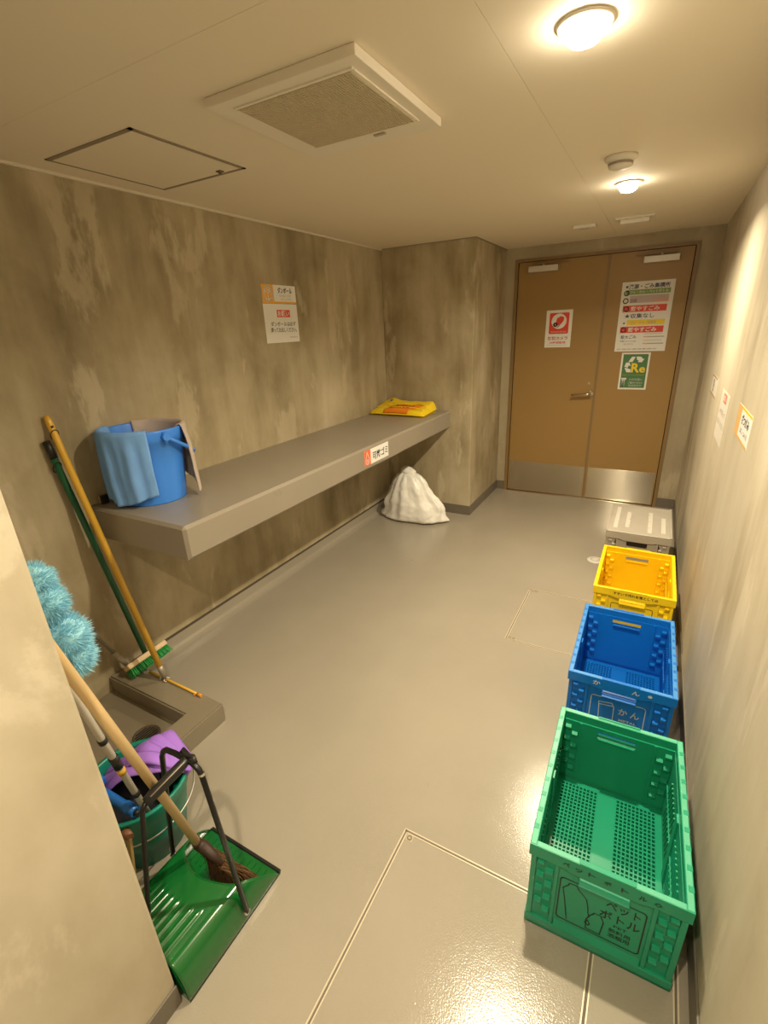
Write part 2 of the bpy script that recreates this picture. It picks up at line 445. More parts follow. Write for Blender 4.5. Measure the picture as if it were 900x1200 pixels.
DL = ['recessed downlight nearest the door, beside the round smoke detector', 'recessed downlight at the top edge, right of the ceiling vent', 'recessed downlight behind the viewpoint over the entrance']
for (lx, ly), lab in zip(LAMPS, DL):
    t = thing('downlight', lab, 'ceiling light', (lx, ly, HC), 0, 'ceiling downlights')
    MB().lathe([(.043, -.001), (.060, -.001), (.060, -.004), (.056, -.007), (.043, -.005)], (lx, ly, HC), 40, True).build('trim_ring', CEILTRIM, t)
    MB().lathe([(.0, -.0005), (.043, -.0005), (.043, -.010), (.040, -.022), (.032, -.033), (.018, -.039), (.0, -.040)], (lx, ly, HC), 32).build('lens', LAMP, t)
t = thing('smoke_detector', 'round cream smoke detector on the ceiling in front of the far downlight', 'smoke detector', (-.245, 2.44, HC))
MB().lathe([(0, 0), (.060, 0), (.060, -.010), (.052, -.016), (.046, -.018), (.043, -.036), (.030, -.042), (0, -.043)], (-.245, 2.44, HC), 36).build('body', CREAM, t)
MB().lathe([(.0446, -.023), (.0462, -.023), (.0456, -.031), (.0440, -.031)], (-.245, 2.44, HC), 36, True).build('slot_ring', mat('detector_slots', (.35, .3, .24), .6), t)
t = thing('ceiling_sensor', 'small rectangular white ceiling box above the left door leaf', 'sensor', (-.568, 3.92, HC))
MB().box(-.640, -.498, 3.86, 3.955, HC-.020, HC, .004).build('body', CREAM, t)
MB().box(-.60, -.545, 3.90, 3.915, HC-.0215, HC-.0195).build('indicator', GREYP, t)
t = thing('emergency_light', 'long slim cream ceiling fitting above the right door leaf', 'ceiling fitting', (-.262, 3.84, HC))
MB().box(-.374, -.150, 3.795, 3.885, HC-.010, HC, .002).build('base_plate', CREAM, t)
MB().box(-.345, -.178, 3.80, 3.88, HC-.036, HC-.010, .006).build('body', CREAM, t)

# ------------------------------------------------------------------ floor hatches
def floor_hatch(label, x0, x1, y0, y1, splits=(), corners=()):
    t = thing('floor_hatch', label, 'floor hatch', ((x0+x1)/2, (y0+y1)/2, 0), 0, 'inspection hatches in the floor')
    mb = MB(); w1 = .0035; h = .0018
    def ring(a0, a1, b0, b1):
        mb.box(a0-w1/2, a1+w1/2, b0-w1/2, b0+w1/2, 0, h).box(a0-w1/2, a1+w1/2, b1-w1/2, b1+w1/2, 0, h)
        mb.box(a0-w1/2, a0+w1/2, b0, b1, 0, h).box(a1-w1/2, a1+w1/2, b0, b1, 0, h)
    ring(x0, x1, y0, y1); ring(x0+.010, x1-.010, y0+.010, y1-.010)
    for xs in splits: mb.box(xs-.007, xs-.0035, y0, y1, 0, h).box(xs+.0035, xs+.007, y0, y1, 0, h)
    mb.build('frame', BRASS, t)
    mb = MB()
    for q in ((x0+.003, x1-.003, y0+.003, y0+.007), (x0+.003, x1-.003, y1-.007, y1-.003), (x0+.003, x0+.007, y0, y1), (x1-.007, x1-.003, y0, y1)):
        mb.box(q[0], q[1], q[2], q[3], 0, .0006)
    for xs in splits: mb.box(xs-.0033, xs+.0033, y0, y1, 0, .0006)
    mb.build('joint', DARKGAP, t)
    e = [(x0+.010, *[s for s in splits for s in (s-.0075, s+.0075)][:0])]
    edges = [x0+.0125] + [v for s in splits for v in (s-.0078, s+.0078)] + [x1-.0125]
    for a, b in zip(edges[::2], edges[1::2]):
        MB().box(a, b, y0+.0125, y1-.0125, 0, .0012).build('cover', FLOOR, t)
    for cx, cy in corners:
        MB().box(cx-.012, cx+.012, cy-.012, cy+.012, .001, .0024, .0006).build('key_socket', mat('socket_tan', (.42, .36, .27), .4), t)
        MB().lathe([(.0045, .0024), (.0085, .0024), (.0085, .0034), (.0045, .0034)], (cx, cy, 0), 20, True).build('key_ring', mat('socket_dark', (.20, .16, .11), .5), t)
    return t
floor_hatch('large floor hatch in the foreground, running under the green crate', -.529, .262, .02, .973, (.062,), ((-.503, .950),))
floor_hatch('small floor hatch beside the blue crate', -.519, .055, 2.144, 2.720, (), ((-.497, 2.698), (-.497, 2.166), (-.475, 2.698), (-.475, 2.166)))
t = thing('floor_drain', 'small round pale drain cap on the floor beside the yellow crate', 'drain', (-.20, 3.30, 0))
MB().lathe([(0, .008), (.022, .008), (.038, .0065), (.052, .003), (.056, 0)], (-.20, 3.30, 0), 32).build('cap', mat('cap_white', (.62, .58, .52), .35), t)
MB().lathe([(.024, .0082), (.027, .0095), (.030, .0078)], (-.20, 3.30, 0), 32, True).build('ring', CLOSER, t)

# ------------------------------------------------------------------ concrete bench
bt = thing('counter', 'long grey painted slab counter cantilevered along the left wall', 'counter', (-1.78, 2.4, .77))
XBN, YB0, ZB, TB = -1.4775, 1.056, .912, .140
mb = MB(); mb.box(XL, XBN, YB0, YP, ZB-TB, ZB, .0)
bmesh.ops.bevel(mb.bm, geom=[e for e in mb.bm.edges if (all(abs(v.co.x-XBN) < 1e-4 for v in e.verts) or (all(abs(v.co.z-ZB) < 1e-4 for v in e.verts) and all(abs(v.co.y-YB0) < 1e-4 for v in e.verts)))], offset=.012, segments=1, affect='EDGES')
mb.build('slab', BENCHM, bt)

# ================================================================== SIGNS
# bench sign (reads along +Y seen from +X)
s = Sign('shelf_sign', 'orange and white burnable waste label on the counter edge', (XBN, 2.518, .847), Y, Z)
s.panel('sheet', WHITE, -.152, .150, -.047, .047, .001)
s.panel('icon_panel', ORRED, -.152, -.078, -.047, .047, .0014, .001)
s.line('flame_icon', WHITE, [[(-.118, .036), (-.128, .010), (-.137, -.012), (-.135, -.032), (-.118, -.040), (-.100, -.034), (-.096, -.014), (-.103, .006), (-.110, .020), (-.118, .036)], [(-.117, -.008), (-.122, -.022), (-.115, -.030), (-.109, -.022), (-.117, -.008)]], .0055, .0018)
s.text('可燃ゴ', BLACK, .022, -.002, .150, .052, .0014, .02)
s.text('ミ', BLACK, .123, .0, .036, .044, .0014, .012)

# left wall, cardboard notices
s = Sign('notice', 'orange and white cardboard notice, the upper of two on the left wall', (XL, 2.472, 1.801), Y, Z)
s.panel('sheet', WHITE, -.155, .155, -.051, .051, .001)
s.panel('icon_panel', ORANGE, -.155, -.052, -.051, .051, .0014, .001)
s.panel('bottom_bar', ORANGE, -.052, .155, -.051, -.041, .0014, .001)
hexa = [(-.103+.036*math.sin(PI/3*k), .002+.038*math.cos(PI/3*k)) for k in range(7)]
s.line('box_icon', WHITE, [circ(-.103, .0, .043), hexa, [(-.103, -.036), (-.103, .002)], [(-.136, .020), (-.103, .002), (-.070, .020)], [(-.120, .030), (-.086, .012)]], .005, .0018)
s.text('ダンボール', BLACK, .052, .022, .135, .034, .0014, .025)
s.text('まとめて出してください', GREYP, .052, -.008, .105, .013, .0014, .0)
s.text('ひもで十字に', GREYP, .060, -.027, .10, .010, .0014, .0)
s = Sign('notice', 'white request notice with red heading, below the cardboard notice on the left wall', (XL, 2.470, 1.637), Y, Z)
s.panel('sheet', WHITE, -.156, .156, -.112, .110, .001)
s.panel('red_banner', RED, -.040, .082, .035, .076, .0014, .001)
s.text('お願い', WHITE, .021, .0555, .108, .032, .0018, .02)
s.text('ダンボールは必ず', BLACK, .012, -.004, .235, .026, .0014, .012)
s.text('縛ってお出しください。', BLACK, .012, -.038, .245, .028, .0014, .012)
s.text('管理組合', GREYP, .10, -.082, .08, .009, .0014, .0)

# right wall notices (reads along -Y seen from -X)
RR = Vector((0, -1, 0))
s = Sign('notice', 'orange framed notice on the right wall nearest the viewer', (XR, 2.073, 1.207), RR, Z)
s.panel('sheet', WHITE, -.165, .165, -.055, .055, .001)
s.panel('icon_panel', TANP, -.165, -.075, -.055, .055, .0014, .001)
s.panel('bottom_bar', TANP, -.075, .165, -.055, -.046, .0014, .001)
s.panel('top_bar', YELP, -.075, .165, .046, .055, .0014, .001)
s.text('ざつがみ', BLACK, .045, .018, .170, .034, .0016, .02)
s.text('はこ・ふくろ', BLACK, .050, -.020, .160, .018, .0016, .004)
s = Sign('notice', 'pale notice with a small red heading, middle one on the right wall', (XR, 2.700, 1.128), RR, Z)
s.panel('sheet', mat('paper_cream', (.66, .62, .55), .55), -.156, .156, -.112, .112, .001)
s.panel('red_banner', ORRED, -.050, .064, .064, .104, .0014, .001)
s.text('お願い', WHITE, .007, .084, .09, .028, .0018, .02)
s.text('必ず洗って', GREYP, .0, .018, .22, .026, .0014, .0)
s.text('出してください', GREYP, .0, -.030, .24, .026, .0014, .0)
s = Sign('notice', 'brown outlined notice with round symbol, farthest on the right wall', (XR, 3.300, 1.201), RR, Z)
s.panel('sheet', mat('paper_cream', (.66, .62, .55), .55), -.165, .165, -.052, .052, .001)
s.line('outline', BROWNP, [[(-.05, -.047), (-.160, -.047), (-.160, .047), (.12, .047)], [(-.05, -.047), (.16, -.047)]], .009, .0014)
s.line('symbol', BROWNP, [circ(-.035, .0, .030), [(-.055, .02), (-.03, -.005), (.0, .01)]], .008, .0014)

# door posters (read along +X seen from -Y)
YD = YB
s = Sign('poster', 'large recycling schedule poster on the right door leaf', (-.160, YD, 1.581), X, Z, None, 'poster')
s.panel('sheet', WHITE, -.184, .184, -.262, .262, .001)
D = .0014
s.text('※資源・ごみ集積所', NAVY, -.003, .226, .31, .036, D, .025)
s.panel('green_band', LGREENP, -.150, .160, .168, .203, D, .001)
s.line('ring_icon', NAVY, [circ(-.146, .180, .016), circ(-.146, .124, .017)], .007, .0020)
s.text('びん・かん・ペットボトル', WHITE, .010, .186, .27, .022, .0020, .012)
s.panel('purple_band', mat('print_lilac', (.55, .46, .47), .5), -.118, .155, .106, .160, D, .001)
s.text('古紙', PURPP, -.09, .124, .05, .03, .0020, .012)
s.panel('pink_band', PINKP, .045, .155, .106, .128, .0018, .001)
for yy in (.064, -.094):
    s.panel('red_band', RED, -.160, .150, yy-.024, yy+.024, D, .001)
    s.text('燃やすごみ', WHITE, .000, yy, .205, .036, .0020, .022)
    s.line('ring_icon', WHITE, [circ(-.136, yy, .017)], .007, .0020)
s.text('★収集なし', NAVY, -.035, .010, .215, .036, D, .016)
s.panel('yellow_band', YELP, -.118, .152, -.060, -.020, D, .001)
s.text('びん・かん・乾電池', GREYP, .0, -.040, .18, .022, .0020, .0)
s.text('★', NAVY, -.138, -.042, .022, .022, D, .0)
s.text('粗大ごみ', NAVY, -.092, -.150, .115, .028, D, .012)
s.text('家電リサイクル品', NAVY, -.092, -.182, .115, .012, D, .004)
s.text('出 せ ま せ ん', NAVY, -.085, -.204, .07, .012, D, .004)
s.panel('grey_line', GREYP, .018, .165, -.154, -.147, D, .001); s.panel('grey_line', GREYP, .018, .165, -.206, -.199, D, .001)
s.panel('red_line', PINKP, .018, .055, -.155, -.146, .0017, .001); s.panel('red_line', PINKP, .018, .055, -.207, -.198, .0017, .001)
s.panel('grey_line', mat('print_lightgrey', (.55, .52, .48), .5), .018, .150, -.130, -.125, D, .001); s.panel('grey_line', mat('print_lightgrey', (.55, .52, .48), .5), .018, .150, -.180, -.175, D, .001)
s.text('区役所清掃事務所', NAVY, -.02, -.244, .29, .009, D, .0)

s = Sign('poster', 'green recycling poster with white arrows and yellow letters, under the schedule', (-.176, YD, 1.1605), X, Z, None, 'poster')
s.panel('sheet', WHITE, -.106, .106, -.148, .148, .001)
s.panel('green_panel', GREENP, -.092, .092, -.134, .136, D, .001)
s.poly('arrow', WHITE, [(-.050, .076), (-.028, .116), (.000, .116), (-.020, .074)], .001, .0020)
s.poly('arrow', WHITE, [(.006, .118), (.040, .116), (.056, .098), (.066, .100), (.050, .072), (.018, .074), (.026, .088), (.012, .090)], .001, .0020)
s.poly('arrow', WHITE, [(-.066, .070), (-.040, .070), (-.030, .044), (-.044, .046), (-.052, .028), (-.076, .038)], .001, .0020)
s.poly('arrow', WHITE, [(-.074, .030), (-.050, .024), (-.026, .016), (-.024, -.008), (-.056, -.008)], .001, .0020)
s.text('R', YELP, .008, .028, .062, .074, .0024, .035)
s.text('e', YELP, .060, .012, .044, .044, .0024, .028)
s.text('RECYCLE POINT', LGREENP, .0, -.030, .165, .012, D+.0004, .02)
s.line('can_icon', WHITE, [[(-.084, -.058), (-.052, -.058)], [(-.080, -.066), (-.056, -.066)], [(-.076, -.075), (-.068, -.125)], [(-.070, -.072), (-.068, -.125)], [(-.064, -.072), (-.066, -.125)]], .009, .0020)
s.text('分別収集に', mat('print_mist', (.42, .46, .36), .5), .022, -.066, .105, .020, .0020, .012)
s.text('ご協力ください', WHITE, .022, -.092, .11, .016, .0020, .004)
s.text('管理事務所', mat('print_mist', (.42, .46, .36), .5), .022, -.116, .10, .018, .0020, .012)

s = Sign('poster', 'red and white security camera warning poster on the left door leaf', (-.809, YD, 1.514), X, Z, None, 'poster')
s.panel('sheet', WHITE, -.108, .108, -.152, .152, .001)
s.poly('red_panel', RED, rrect(-.080, .082, -.040, .130, .010), .001, D)
s.poly('white_disc', WHITE, circ(.0, .062, .062, 32)[:-1], .001, .0018)
s.poly('camera_icon', RED, [(-.018, .086), (.012, .104), (.040, .094), (.040, .070), (.020, .040), (-.008, .030), (-.024, .058)], .001, .0022)
s.line('camera_lens', RED, [circ(-.028, .035, .012, 16)], .012, .0024)
s.line('camera_stand', BROWNP, [[(.012, .040), (.0, .022), (-.012, .014)]], .008, .0024)
s.text('WARNING', PINKP, .0, -.024, .135, .014, .0020, .03)
s.text('防犯カメラ', mat('print_darkred', (.42, .06, .05), .5), .0, -.076, .165, .030, D, .02)
s.text('24時間監視', RED, .0, -.112, .135, .020, D, .02)
s.panel('grey_line', mat('print_lightgrey', (.55, .52, .48), .5), -.09, .08, -.136, -.132, D, .001)
#@@OBJECTS@@
# ================================================================== MOP SINK
CBX, CIX, CBY, CIY, CH = -1.452, -1.556, 1.052, .930, .090
t = thing('mop_sink', 'low grey painted floor sink with a raised kerb in the alcove corner', 'mop sink', (-1.77, .68, 0))
mb = MB()
mb.prism([(XL+.001, CIY), (CIX, CIY), (CIX, YN+.001), (CBX, YN+.001), (CBX, CBY), (XL+.001, CBY)], 0, CH, (0, 0, 0), X, Y)
bmesh.ops.bevel(mb.bm, geom=[e for e in mb.bm.edges if all(abs(v.co.z-CH) < 1e-4 for v in e.verts) or (all(abs(v.co.x-CBX) < 1e-4 and abs(v.co.y-CBY) < 1e-4 for v in e.verts))], offset=.007, segments=2, affect='EDGES')
mb.build('kerb', CURB, t)
MB().box(XL+.001, CIX, YN+.001, CIY, 0, .008).build('basin', CURB, t)
dr = MB().lathe([(.0, .0085), (.055, .0085), (.055, .012), (.050, .0135), (.046, .012), (.044, .0105), (0, .0105)], (-1.685, .825, 0), 32).build('drain', mat('drain_metal', (.16, .13, .10), .4, .6), t)
mb = MB()
for k in range(7):
    xx = -.036 + .012*k; hw = math.sqrt(.044**2-xx**2)
    mb.box(-1.685+xx-.002, -1.685+xx+.002, .825-hw, .825+hw, .0105, .0125)
mb.build('grate', BLKMETAL, dr)

# ================================================================== FOLDING CRATES
def plastic(name, col, rough=.36):
    return mat(name, col, rough, 0, .45, (60, .10, .001), .06)
def crate(kind, label, loc, rz, M, Mlab, rim_text, label_fn, lid=None, MW=None, W=.366, L=.53, H=.318):
    t = thing('folding_crate', label, 'crate', loc, rz, 'folding recycling crates along the right wall')
    hw, hl = W/2, L/2
    # base tray with grid floor
    mb = MB(); th = .013
    bo, bl = hw-.003, hl-.002
    for q in ((-bo, bo, -bl, -bl+th), (-bo, bo, bl-th, bl), (-bo, -bo+th, -bl+th+.0004, bl-th-.0004), (bo-th, bo, -bl+th+.0004, bl-th-.0004)):
        mb.box(q[0], q[1], q[2], q[3], 0, .036, .002, 1)
    # outer foot flange front/back
    for sgn in (-1, 1):
        y_ = sgn*bl; mb.box(-bo, bo, min(y_, y_-sgn*.03), max(y_, y_-sgn*.03), 0, .012, .002, 1)
    fx, fy = bo-th, bl-th
    mb.box(-fx, fx, -fy, fy, .002, .004)
    strip_w = .030
    mb.box(-strip_w, strip_w, -fy+.0454, fy-.0204, .004, .0168, .001, 1)                # centre rib
    for q in ((-fx, -fx+.018), (fx-.018, fx)): mb.box(q[0], q[1], -fy+.0454, fy-.0204, .004, .0162)
    mb.box(-fx, fx, -fy, -fy+.045, .0042, .0161); mb.box(-fx, fx, fy-.02, fy, .0042, .0161)
    for sx in (-1, 1):
        a, b = sx*strip_w, sx*(fx-.018)
        a, b = min(a, b), max(a, b); n = 10
        for i in range(n+1):
            x = a + (b-a)*i/n; mb.box(x-.0020, x+.0020, -fy+.04, fy-.02, .006, .016)
        n = 31
        for i in range(n+1):
            y = -fy+.045 + (2*fy-.065)*i/n; mb.box(a, b, y-.0024, y+.0024, .006, .0158)
    mb.build('base', M, t, local=True)
    # long side panels
    for sx in (-1, 1):
        mb = MB(); xo, xi = sx*(hw-.008), sx*(hw-.018)
        mb.box(min(xo, xi), max(xo, xi), -hl+.022, hl-.022, .034, H-.03)
        for (c, flip) in ((-.12, 1), (.12, -1)):
            for zc in (.10, .20):
                for k in range(9):
                    yy = c - .07 + .0175*k
                    mb.prism([(yy-.0035, zc-.035), (yy+.0015, zc-.035), (yy+.0015+.024*flip, zc+.035), (yy-.0035+.024*flip, zc+.035)], -.0035, .0035, (xi, 0, 0), Y, Z)
        mb.box(min(xi, xi-sx*.005), max(xi, xi-sx*.005), -.015, .015, .036, H-.03)
        mb.box(min(xi, xi-sx*.004), max(xi, xi-sx*.004), -hl+.022, hl-.022, .150, .156)
        for k in range(6):   # outer ribs
            yy = -.20 + .08*k; mb.box(min(xo, xo+sx*.005), max(xo, xo+sx*.005), yy-.004, yy+.004, .036, H-.04)
        mb.build('side_panel', M, t, local=True)
    # end panels
    for sy in (-1, 1):
        mb = MB(); yo, yi = sy*(hl-.010), sy*(hl-.021)
        y0, y1 = min(yo, yi), max(yo, yi); zt = H-.03
        hx, hz0, hz1 = .058, H-.074, H-.046
        pw = hw-.012
        if lid: hz0, hz1 = H-.078, H-.050
        mb.box(-pw, -hx, y0, y1, .034, zt).box(hx, pw, y0, y1, .034, zt).box(-hx, hx, y0, y1, .034, hz0).box(-hx, hx, y0, y1, hz1, zt)
        # vertical framing bars outside pocket columns
        for sx in (-1, 1):
            for xx, ww in ((.112, .005), (.170, .007)):
                x = sx*xx; mb.box(x-ww, x+ww, min(yo, yo+sy*.006), max(yo, yo+sy*.006), .034, zt, .001, 1)
                mb.box(x-ww*.7, x+ww*.7, min(yi, yi-sy*.004), max(yi, yi-sy*.004), .034, zt)
            # staggered pocket wedges outside and inside
            for col in (0, 1):
                for k in range(4):
                    zc = .075 + .052*k + (.026 if col else 0)
                    xc = sx*(.129 + .022*col)
                    if zc+.016 > zt: continue
                    for (yb, dy) in ((yo, sy*.0125), (yi, -sy*.0125)):
                        w2 = .009
                        bmp = [(zc-.016, 0), (zc+.012, 0), (zc+.009, 1), (zc+.004, 1)]
                        b = bmesh.new()
                        va = [b.verts.new((xc-w2, yb+dy*q[1], q[0])) for q in bmp]; vb = [b.verts.new((xc+w2, yb+dy*q[1], q[0])) for q in bmp]
                        b.faces.new(va); b.faces.new(vb[::-1])
                        for i in range(4): b.faces.new((va[i], vb[i], vb[(i+1) % 4], va[(i+1) % 4]))
                        bmesh.ops.recalc_face_normals(b, faces=b.faces[:]); mb.add(b)
        # sill along the foot and hand-hold lip
        R_, U_ = (X, Z) if sy < 0 else (-X, Z)
        N_ = R_.cross(U_); O_ = Vector((0, yo, 0))
        mb.prism([(0, .036), (.008, .036), (0, .056)], -.104, .104, O_, N_, Z) 
        if not lid:
            mb.prism([(0, hz0-.008), (.013, hz0-.004), (.013, hz0+.001), (0, hz0+.006)], -hx, hx, O_, N_, Z, .0012)
            mb.prism([(0, hz0), (.010, hz0+.001), (.010, hz0+.005), (0, hz0+.003)], -hx+.004, hx-.004, Vector((0, yi, 0)), -N_, Z)
        mb.build('end_panel', M, t, local=True)
    # top rim
    mb = MB(); sk = H-.040; rt = .017
    for sx in (-1, 1):
        x0, x1 = (hw-rt, hw) if sx > 0 else (-hw, -hw+rt)
        mb.box(x0, x1, -hl+rt+.0003, hl-rt-.0003, sk, H-.0002, .001, 1)
        for k in range(9):
            yy = -.21+.0525*k; xm = sx*(hw-.006)
            mb.box(xm-.006, xm+.0065, yy-.008, yy+.008, H-.014, H+.0015, .001, 1)
    for sy in (-1, 1):
        O_ = (0, sy*hl, 0); R_ = X if sy < 0 else -X
        poly = [(-hw, H), (-hw, sk), (-.100, sk), (-.072, sk-.008), (.072, sk-.008), (.100, sk), (hw, sk), (hw, H)]
        mb.prism(poly, -rt, 0, O_, R_, Z, .002)
        mb.box(-.062, .062, sy*hl-sy*.0-(.006 if sy > 0 else -.0), sy*hl+(.0 if sy > 0 else .006), H-.002, H+.003, .001, 1)
    rim = mb.build('rim', M, t, local=True)
    if MW:  # pale rim tops: wear plus gloss highlight put into the colour
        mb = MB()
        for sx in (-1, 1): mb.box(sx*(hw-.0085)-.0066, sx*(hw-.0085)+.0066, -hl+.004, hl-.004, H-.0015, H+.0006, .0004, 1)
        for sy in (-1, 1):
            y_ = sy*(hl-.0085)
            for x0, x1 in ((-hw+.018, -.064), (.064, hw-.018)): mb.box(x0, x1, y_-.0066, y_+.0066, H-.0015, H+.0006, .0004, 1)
        mb.build('wear_sheen_edge', MW, rim, local=True)['label'] = 'pale top edge, wear with painted-in sheen'
    yf = -hl-.0007
    if rim_text:
        for (txt, cx, w_, h_, cz) in rim_text:
            lettering(rim, txt, Mlab, (cx, yf, cz), X, Z, w_, h_, .022, local=True)
    if label_fn: label_fn(t, -hl+.010-.0006)
    if lid: lid(t)
    return t

def outline(parent, m_, x0, x1, z0, z1, r, wd, y):
    mb = MB(); strip(mb, rrect(x0, x1, z0, z1, r), wd, (0, y, 0), X, Z, True)
    return mb.build('label_outline', m_, parent, local=True)
def icon(parent, m_, paths, wd, y, name='icon'):
    mb = MB()
    for p in paths: strip(mb, p, wd, (0, y, 0), X, Z)
    return mb.build(name, m_, parent, local=True)

H_ = .318
G_INK = mat('ink_darkgreen', (.006, .022, .014), .5)
B_INK = mat('ink_paleblue', (.50, .52, .54), .5)
Y_INK = mat('ink_brown', (.07, .028, .008), .5)
def green_label(t, y):
    outline(t, G_INK, -.100, .098, .070, .232, .010, .0034, y)
    big = [(-.078, .220), (-.080, .212), (-.092, .194), (-.086, .160), (-.084, .150), (-.074, .078)]
    big2 = [(-.078, .220), (-.060, .222), (-.056, .212), (-.034, .188), (-.028, .160), (-.026, .140), (-.022, .126)]
    sm = [(-.012, .150), (-.014, .144), (-.022, .132), (-.028, .112), (-.026, .078), (.008, .078), (.012, .130), (.006, .144), (.004, .151), (-.012, .150)]
    sm2 = [(-.030, .100), (-.024, .112), (-.018, .100), (-.022, .092), (-.030, .100)]
    icon(t, G_INK, [big, big2, sm, sm2], .0030, y, 'bottle_icon')
    for txt, cx, cz, w_, h_ in (('ペット', .049, .206, .078, .030), ('ボトル', .045, .166, .092, .032), ('PET', .050, .136, .030, .009), ('飲料用', .050, .116, .050, .016), ('酒類用', .050, .096, .050, .016)):
        lettering(t, txt, G_INK, (cx, y, cz), X, Z, w_, h_, .012, local=True)
def blue_label(t, y):
    outline(t, B_INK, -.092, .094, .070, .232, .010, .0030, y)
    icon(t, B_INK, [[(-.064, .208), (-.018, .214), (-.010, .196), (-.008, .080)], [(-.064, .208), (-.062, .196), (-.056, .080)], [(-.062, .196), (-.010, .202)]], .0030, y, 'can_icon')
    lettering(t, 'か ん', B_INK, (.042, y, .186), X, Z, .070, .030, .014, local=True)
    lettering(t, 'METAL', B_INK, (.042, y, .146), X, Z, .060, .012, .02, local=True)
def yellow_label(t, y):
    outline(t, Y_INK, -.092, .094, .070, .236, .010, .0030, y)
GP = plastic('crate_green', (.010, .29, .16))
GPW = plastic('crate_green_wear_sheen', (.09, .42, .27))  # worn tone with sheen painted in, for rim tops only
BP = plastic('crate_blue', (.004, .15, .58))
BPW = plastic('crate_blue_wear_sheen', (.06, .25, .62))
YP_ = plastic('crate_yellow', (.88, .60, .008))
GRP = plastic('crate_grey', (.42, .385, .33))
zc = H_-.020
gt = [(c, x, .017, .014, z) for c, x, z in (('ペ', -.092, zc), ('ッ', -.062, zc-.003), ('ト', -.032, zc), ('ボ', .004, zc-.004), ('ト', .042, zc-.004), ('ル', .080, zc-.003), ('◇', .112, zc-.002))]
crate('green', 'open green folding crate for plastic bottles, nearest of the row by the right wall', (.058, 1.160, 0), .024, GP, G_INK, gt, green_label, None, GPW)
bt_ = [('か', -.080, .026, .020, zc), ('ん', .052, .026, .018, zc-.002), ('●', .098, .014, .012, zc)]
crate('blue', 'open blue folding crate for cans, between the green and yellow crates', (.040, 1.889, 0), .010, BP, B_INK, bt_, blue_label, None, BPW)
yt_ = [('すすいで汚れを落として出', .010, .196, .0155, zc)]
crate('yellow', 'open yellow folding crate behind the blue crate', (.048, 2.607, 0), .001, YP_, Y_INK, yt_, yellow_label)
def grey_lid(t):
    W, L = .366, .53
    mb = MB(); mb.box(-W/2, W/2, -L/2, L/2, H_, H_+.010, .003, 1)
    for sx in (-1, 1): mb.box(sx*W/2-.012 if sx > 0 else -W/2, W/2 if sx > 0 else -W/2+.012, -L/2, L/2, H_+.010, H_+.013, .001, 1)
    for x in (-.06, .0, .055):
        for k in range(3): mb.box(x-.004, x+.004, -.14+.12*k-.006, -.14+.12*k+.006, H_+.010, H_+.0112)
    lid = mb.build('lid', GRP, t, local=True)
    pale = mat('lid_pale', (.62, .58, .52), .45)  # slightly raised paler bars on the lid
    for x, y0, y1, n in ((-.135, -.20, .20, 13), (-.068, -.17, .12, 9), (.060, -.22, .15, 12), (.135, -.20, .07, 8)):
        mb = MB()
        for k in range(n):
            a = y0 + (y1-y0)*k/n; hh = (y1-y0)/n
            mb.prism([(x-.012, a), (x+.012, a), (x+.012, a+hh*.96), (x-.012, a+hh*.96)], H_+.0095, H_+.0106, (0, 0, 0), X, Y)
        mb.build('pale_strip', pale, lid, local=True)
    y = -L/2+.0085
    MB().box(-.056, .056, y-.004, y+.004, H_-.080, H_-.048, .002, 1).build('handle_slot', BLKPLAST, t, local=True)
    icon(t, BLKPLAST, [[(-.118, .19), (-.118, H_-.042), (.118, H_-.042), (.118, .19)]], .005, y-.0005, 'bracket_outline')
    mb = MB()
    for sx in (-1, 1):
        for k in range(5): mb.box(sx*.118-.007, sx*.118+.007, y-.003, y+.002, .14+.026*k, .155+.026*k)
    mb.build('bracket_hooks', BLKPLAST, t, local=True)
crate('grey', 'closed grey folding crate with a flat lid, farthest of the row near the door', (.035, 3.350, 0), .0, GRP, BLACK, None, None, grey_lid)

# ================================================================== BLUE BUCKET ON THE COUNTER
BC = Vector((-1.905, 1.262, ZB)); RB, RT, BH = .128, .162, .318
BLUE = mat('bucket_blue', (.055, .27, .95), .33, bump=(30, .03, .001))
def prad(z): return RB + (RT-RB)*z/BH
t = thing('bucket', 'round blue plastic bucket with cloths over its rim, on the counter end', 'bucket', BC)
MB().lathe([(0, .004), (RB-.012, .004), (RB-.008, 0), (RB, 0), (RB+.001, .006), (prad(BH*.5), BH*.5), (prad(BH-.055), BH-.055), (prad(BH-.05)+.004, BH-.052), (prad(BH-.03)+.005, BH-.030), (RT+.006, BH-.006), (RT+.005, BH), (RT-.002, BH), (RT-.004, BH-.006), (prad(BH*.5)-.004, BH*.5), (RB-.006, .010), (0, .010)], BC, 64).build('body', BLUE, t)
hp = []
for k in range(25):
    a = math.radians(-6 + 180*k/24); d = math.sin(PI*k/24)
    r = RT+.012 + .020*d
    hp.append(BC + Vector((r*math.cos(a), r*math.sin(a), BH-.028 - .115*d)))
hb = MB().tube(hp, .0085, 10).build('bail_handle', BLUE, t)
MB().tube(hp[10:15], .013, 10).build('grip', mat('bucket_grip', (.03, .12, .4), .4), hb)
for a0 in (-6, 174):
    a = math.radians(a0); d = Vector((math.cos(a), math.sin(a), 0)); p = BC + d*(RT+.006) + Z*(BH-.028)
    mb = MB(); mb.tube([p-d*.006, p+d*.018], .015, 14); mb.tube([p+Z*.02+d*.004, p-Z*.03+d*.002], .009, 8)
    mb.build('lug', BLUE, t)

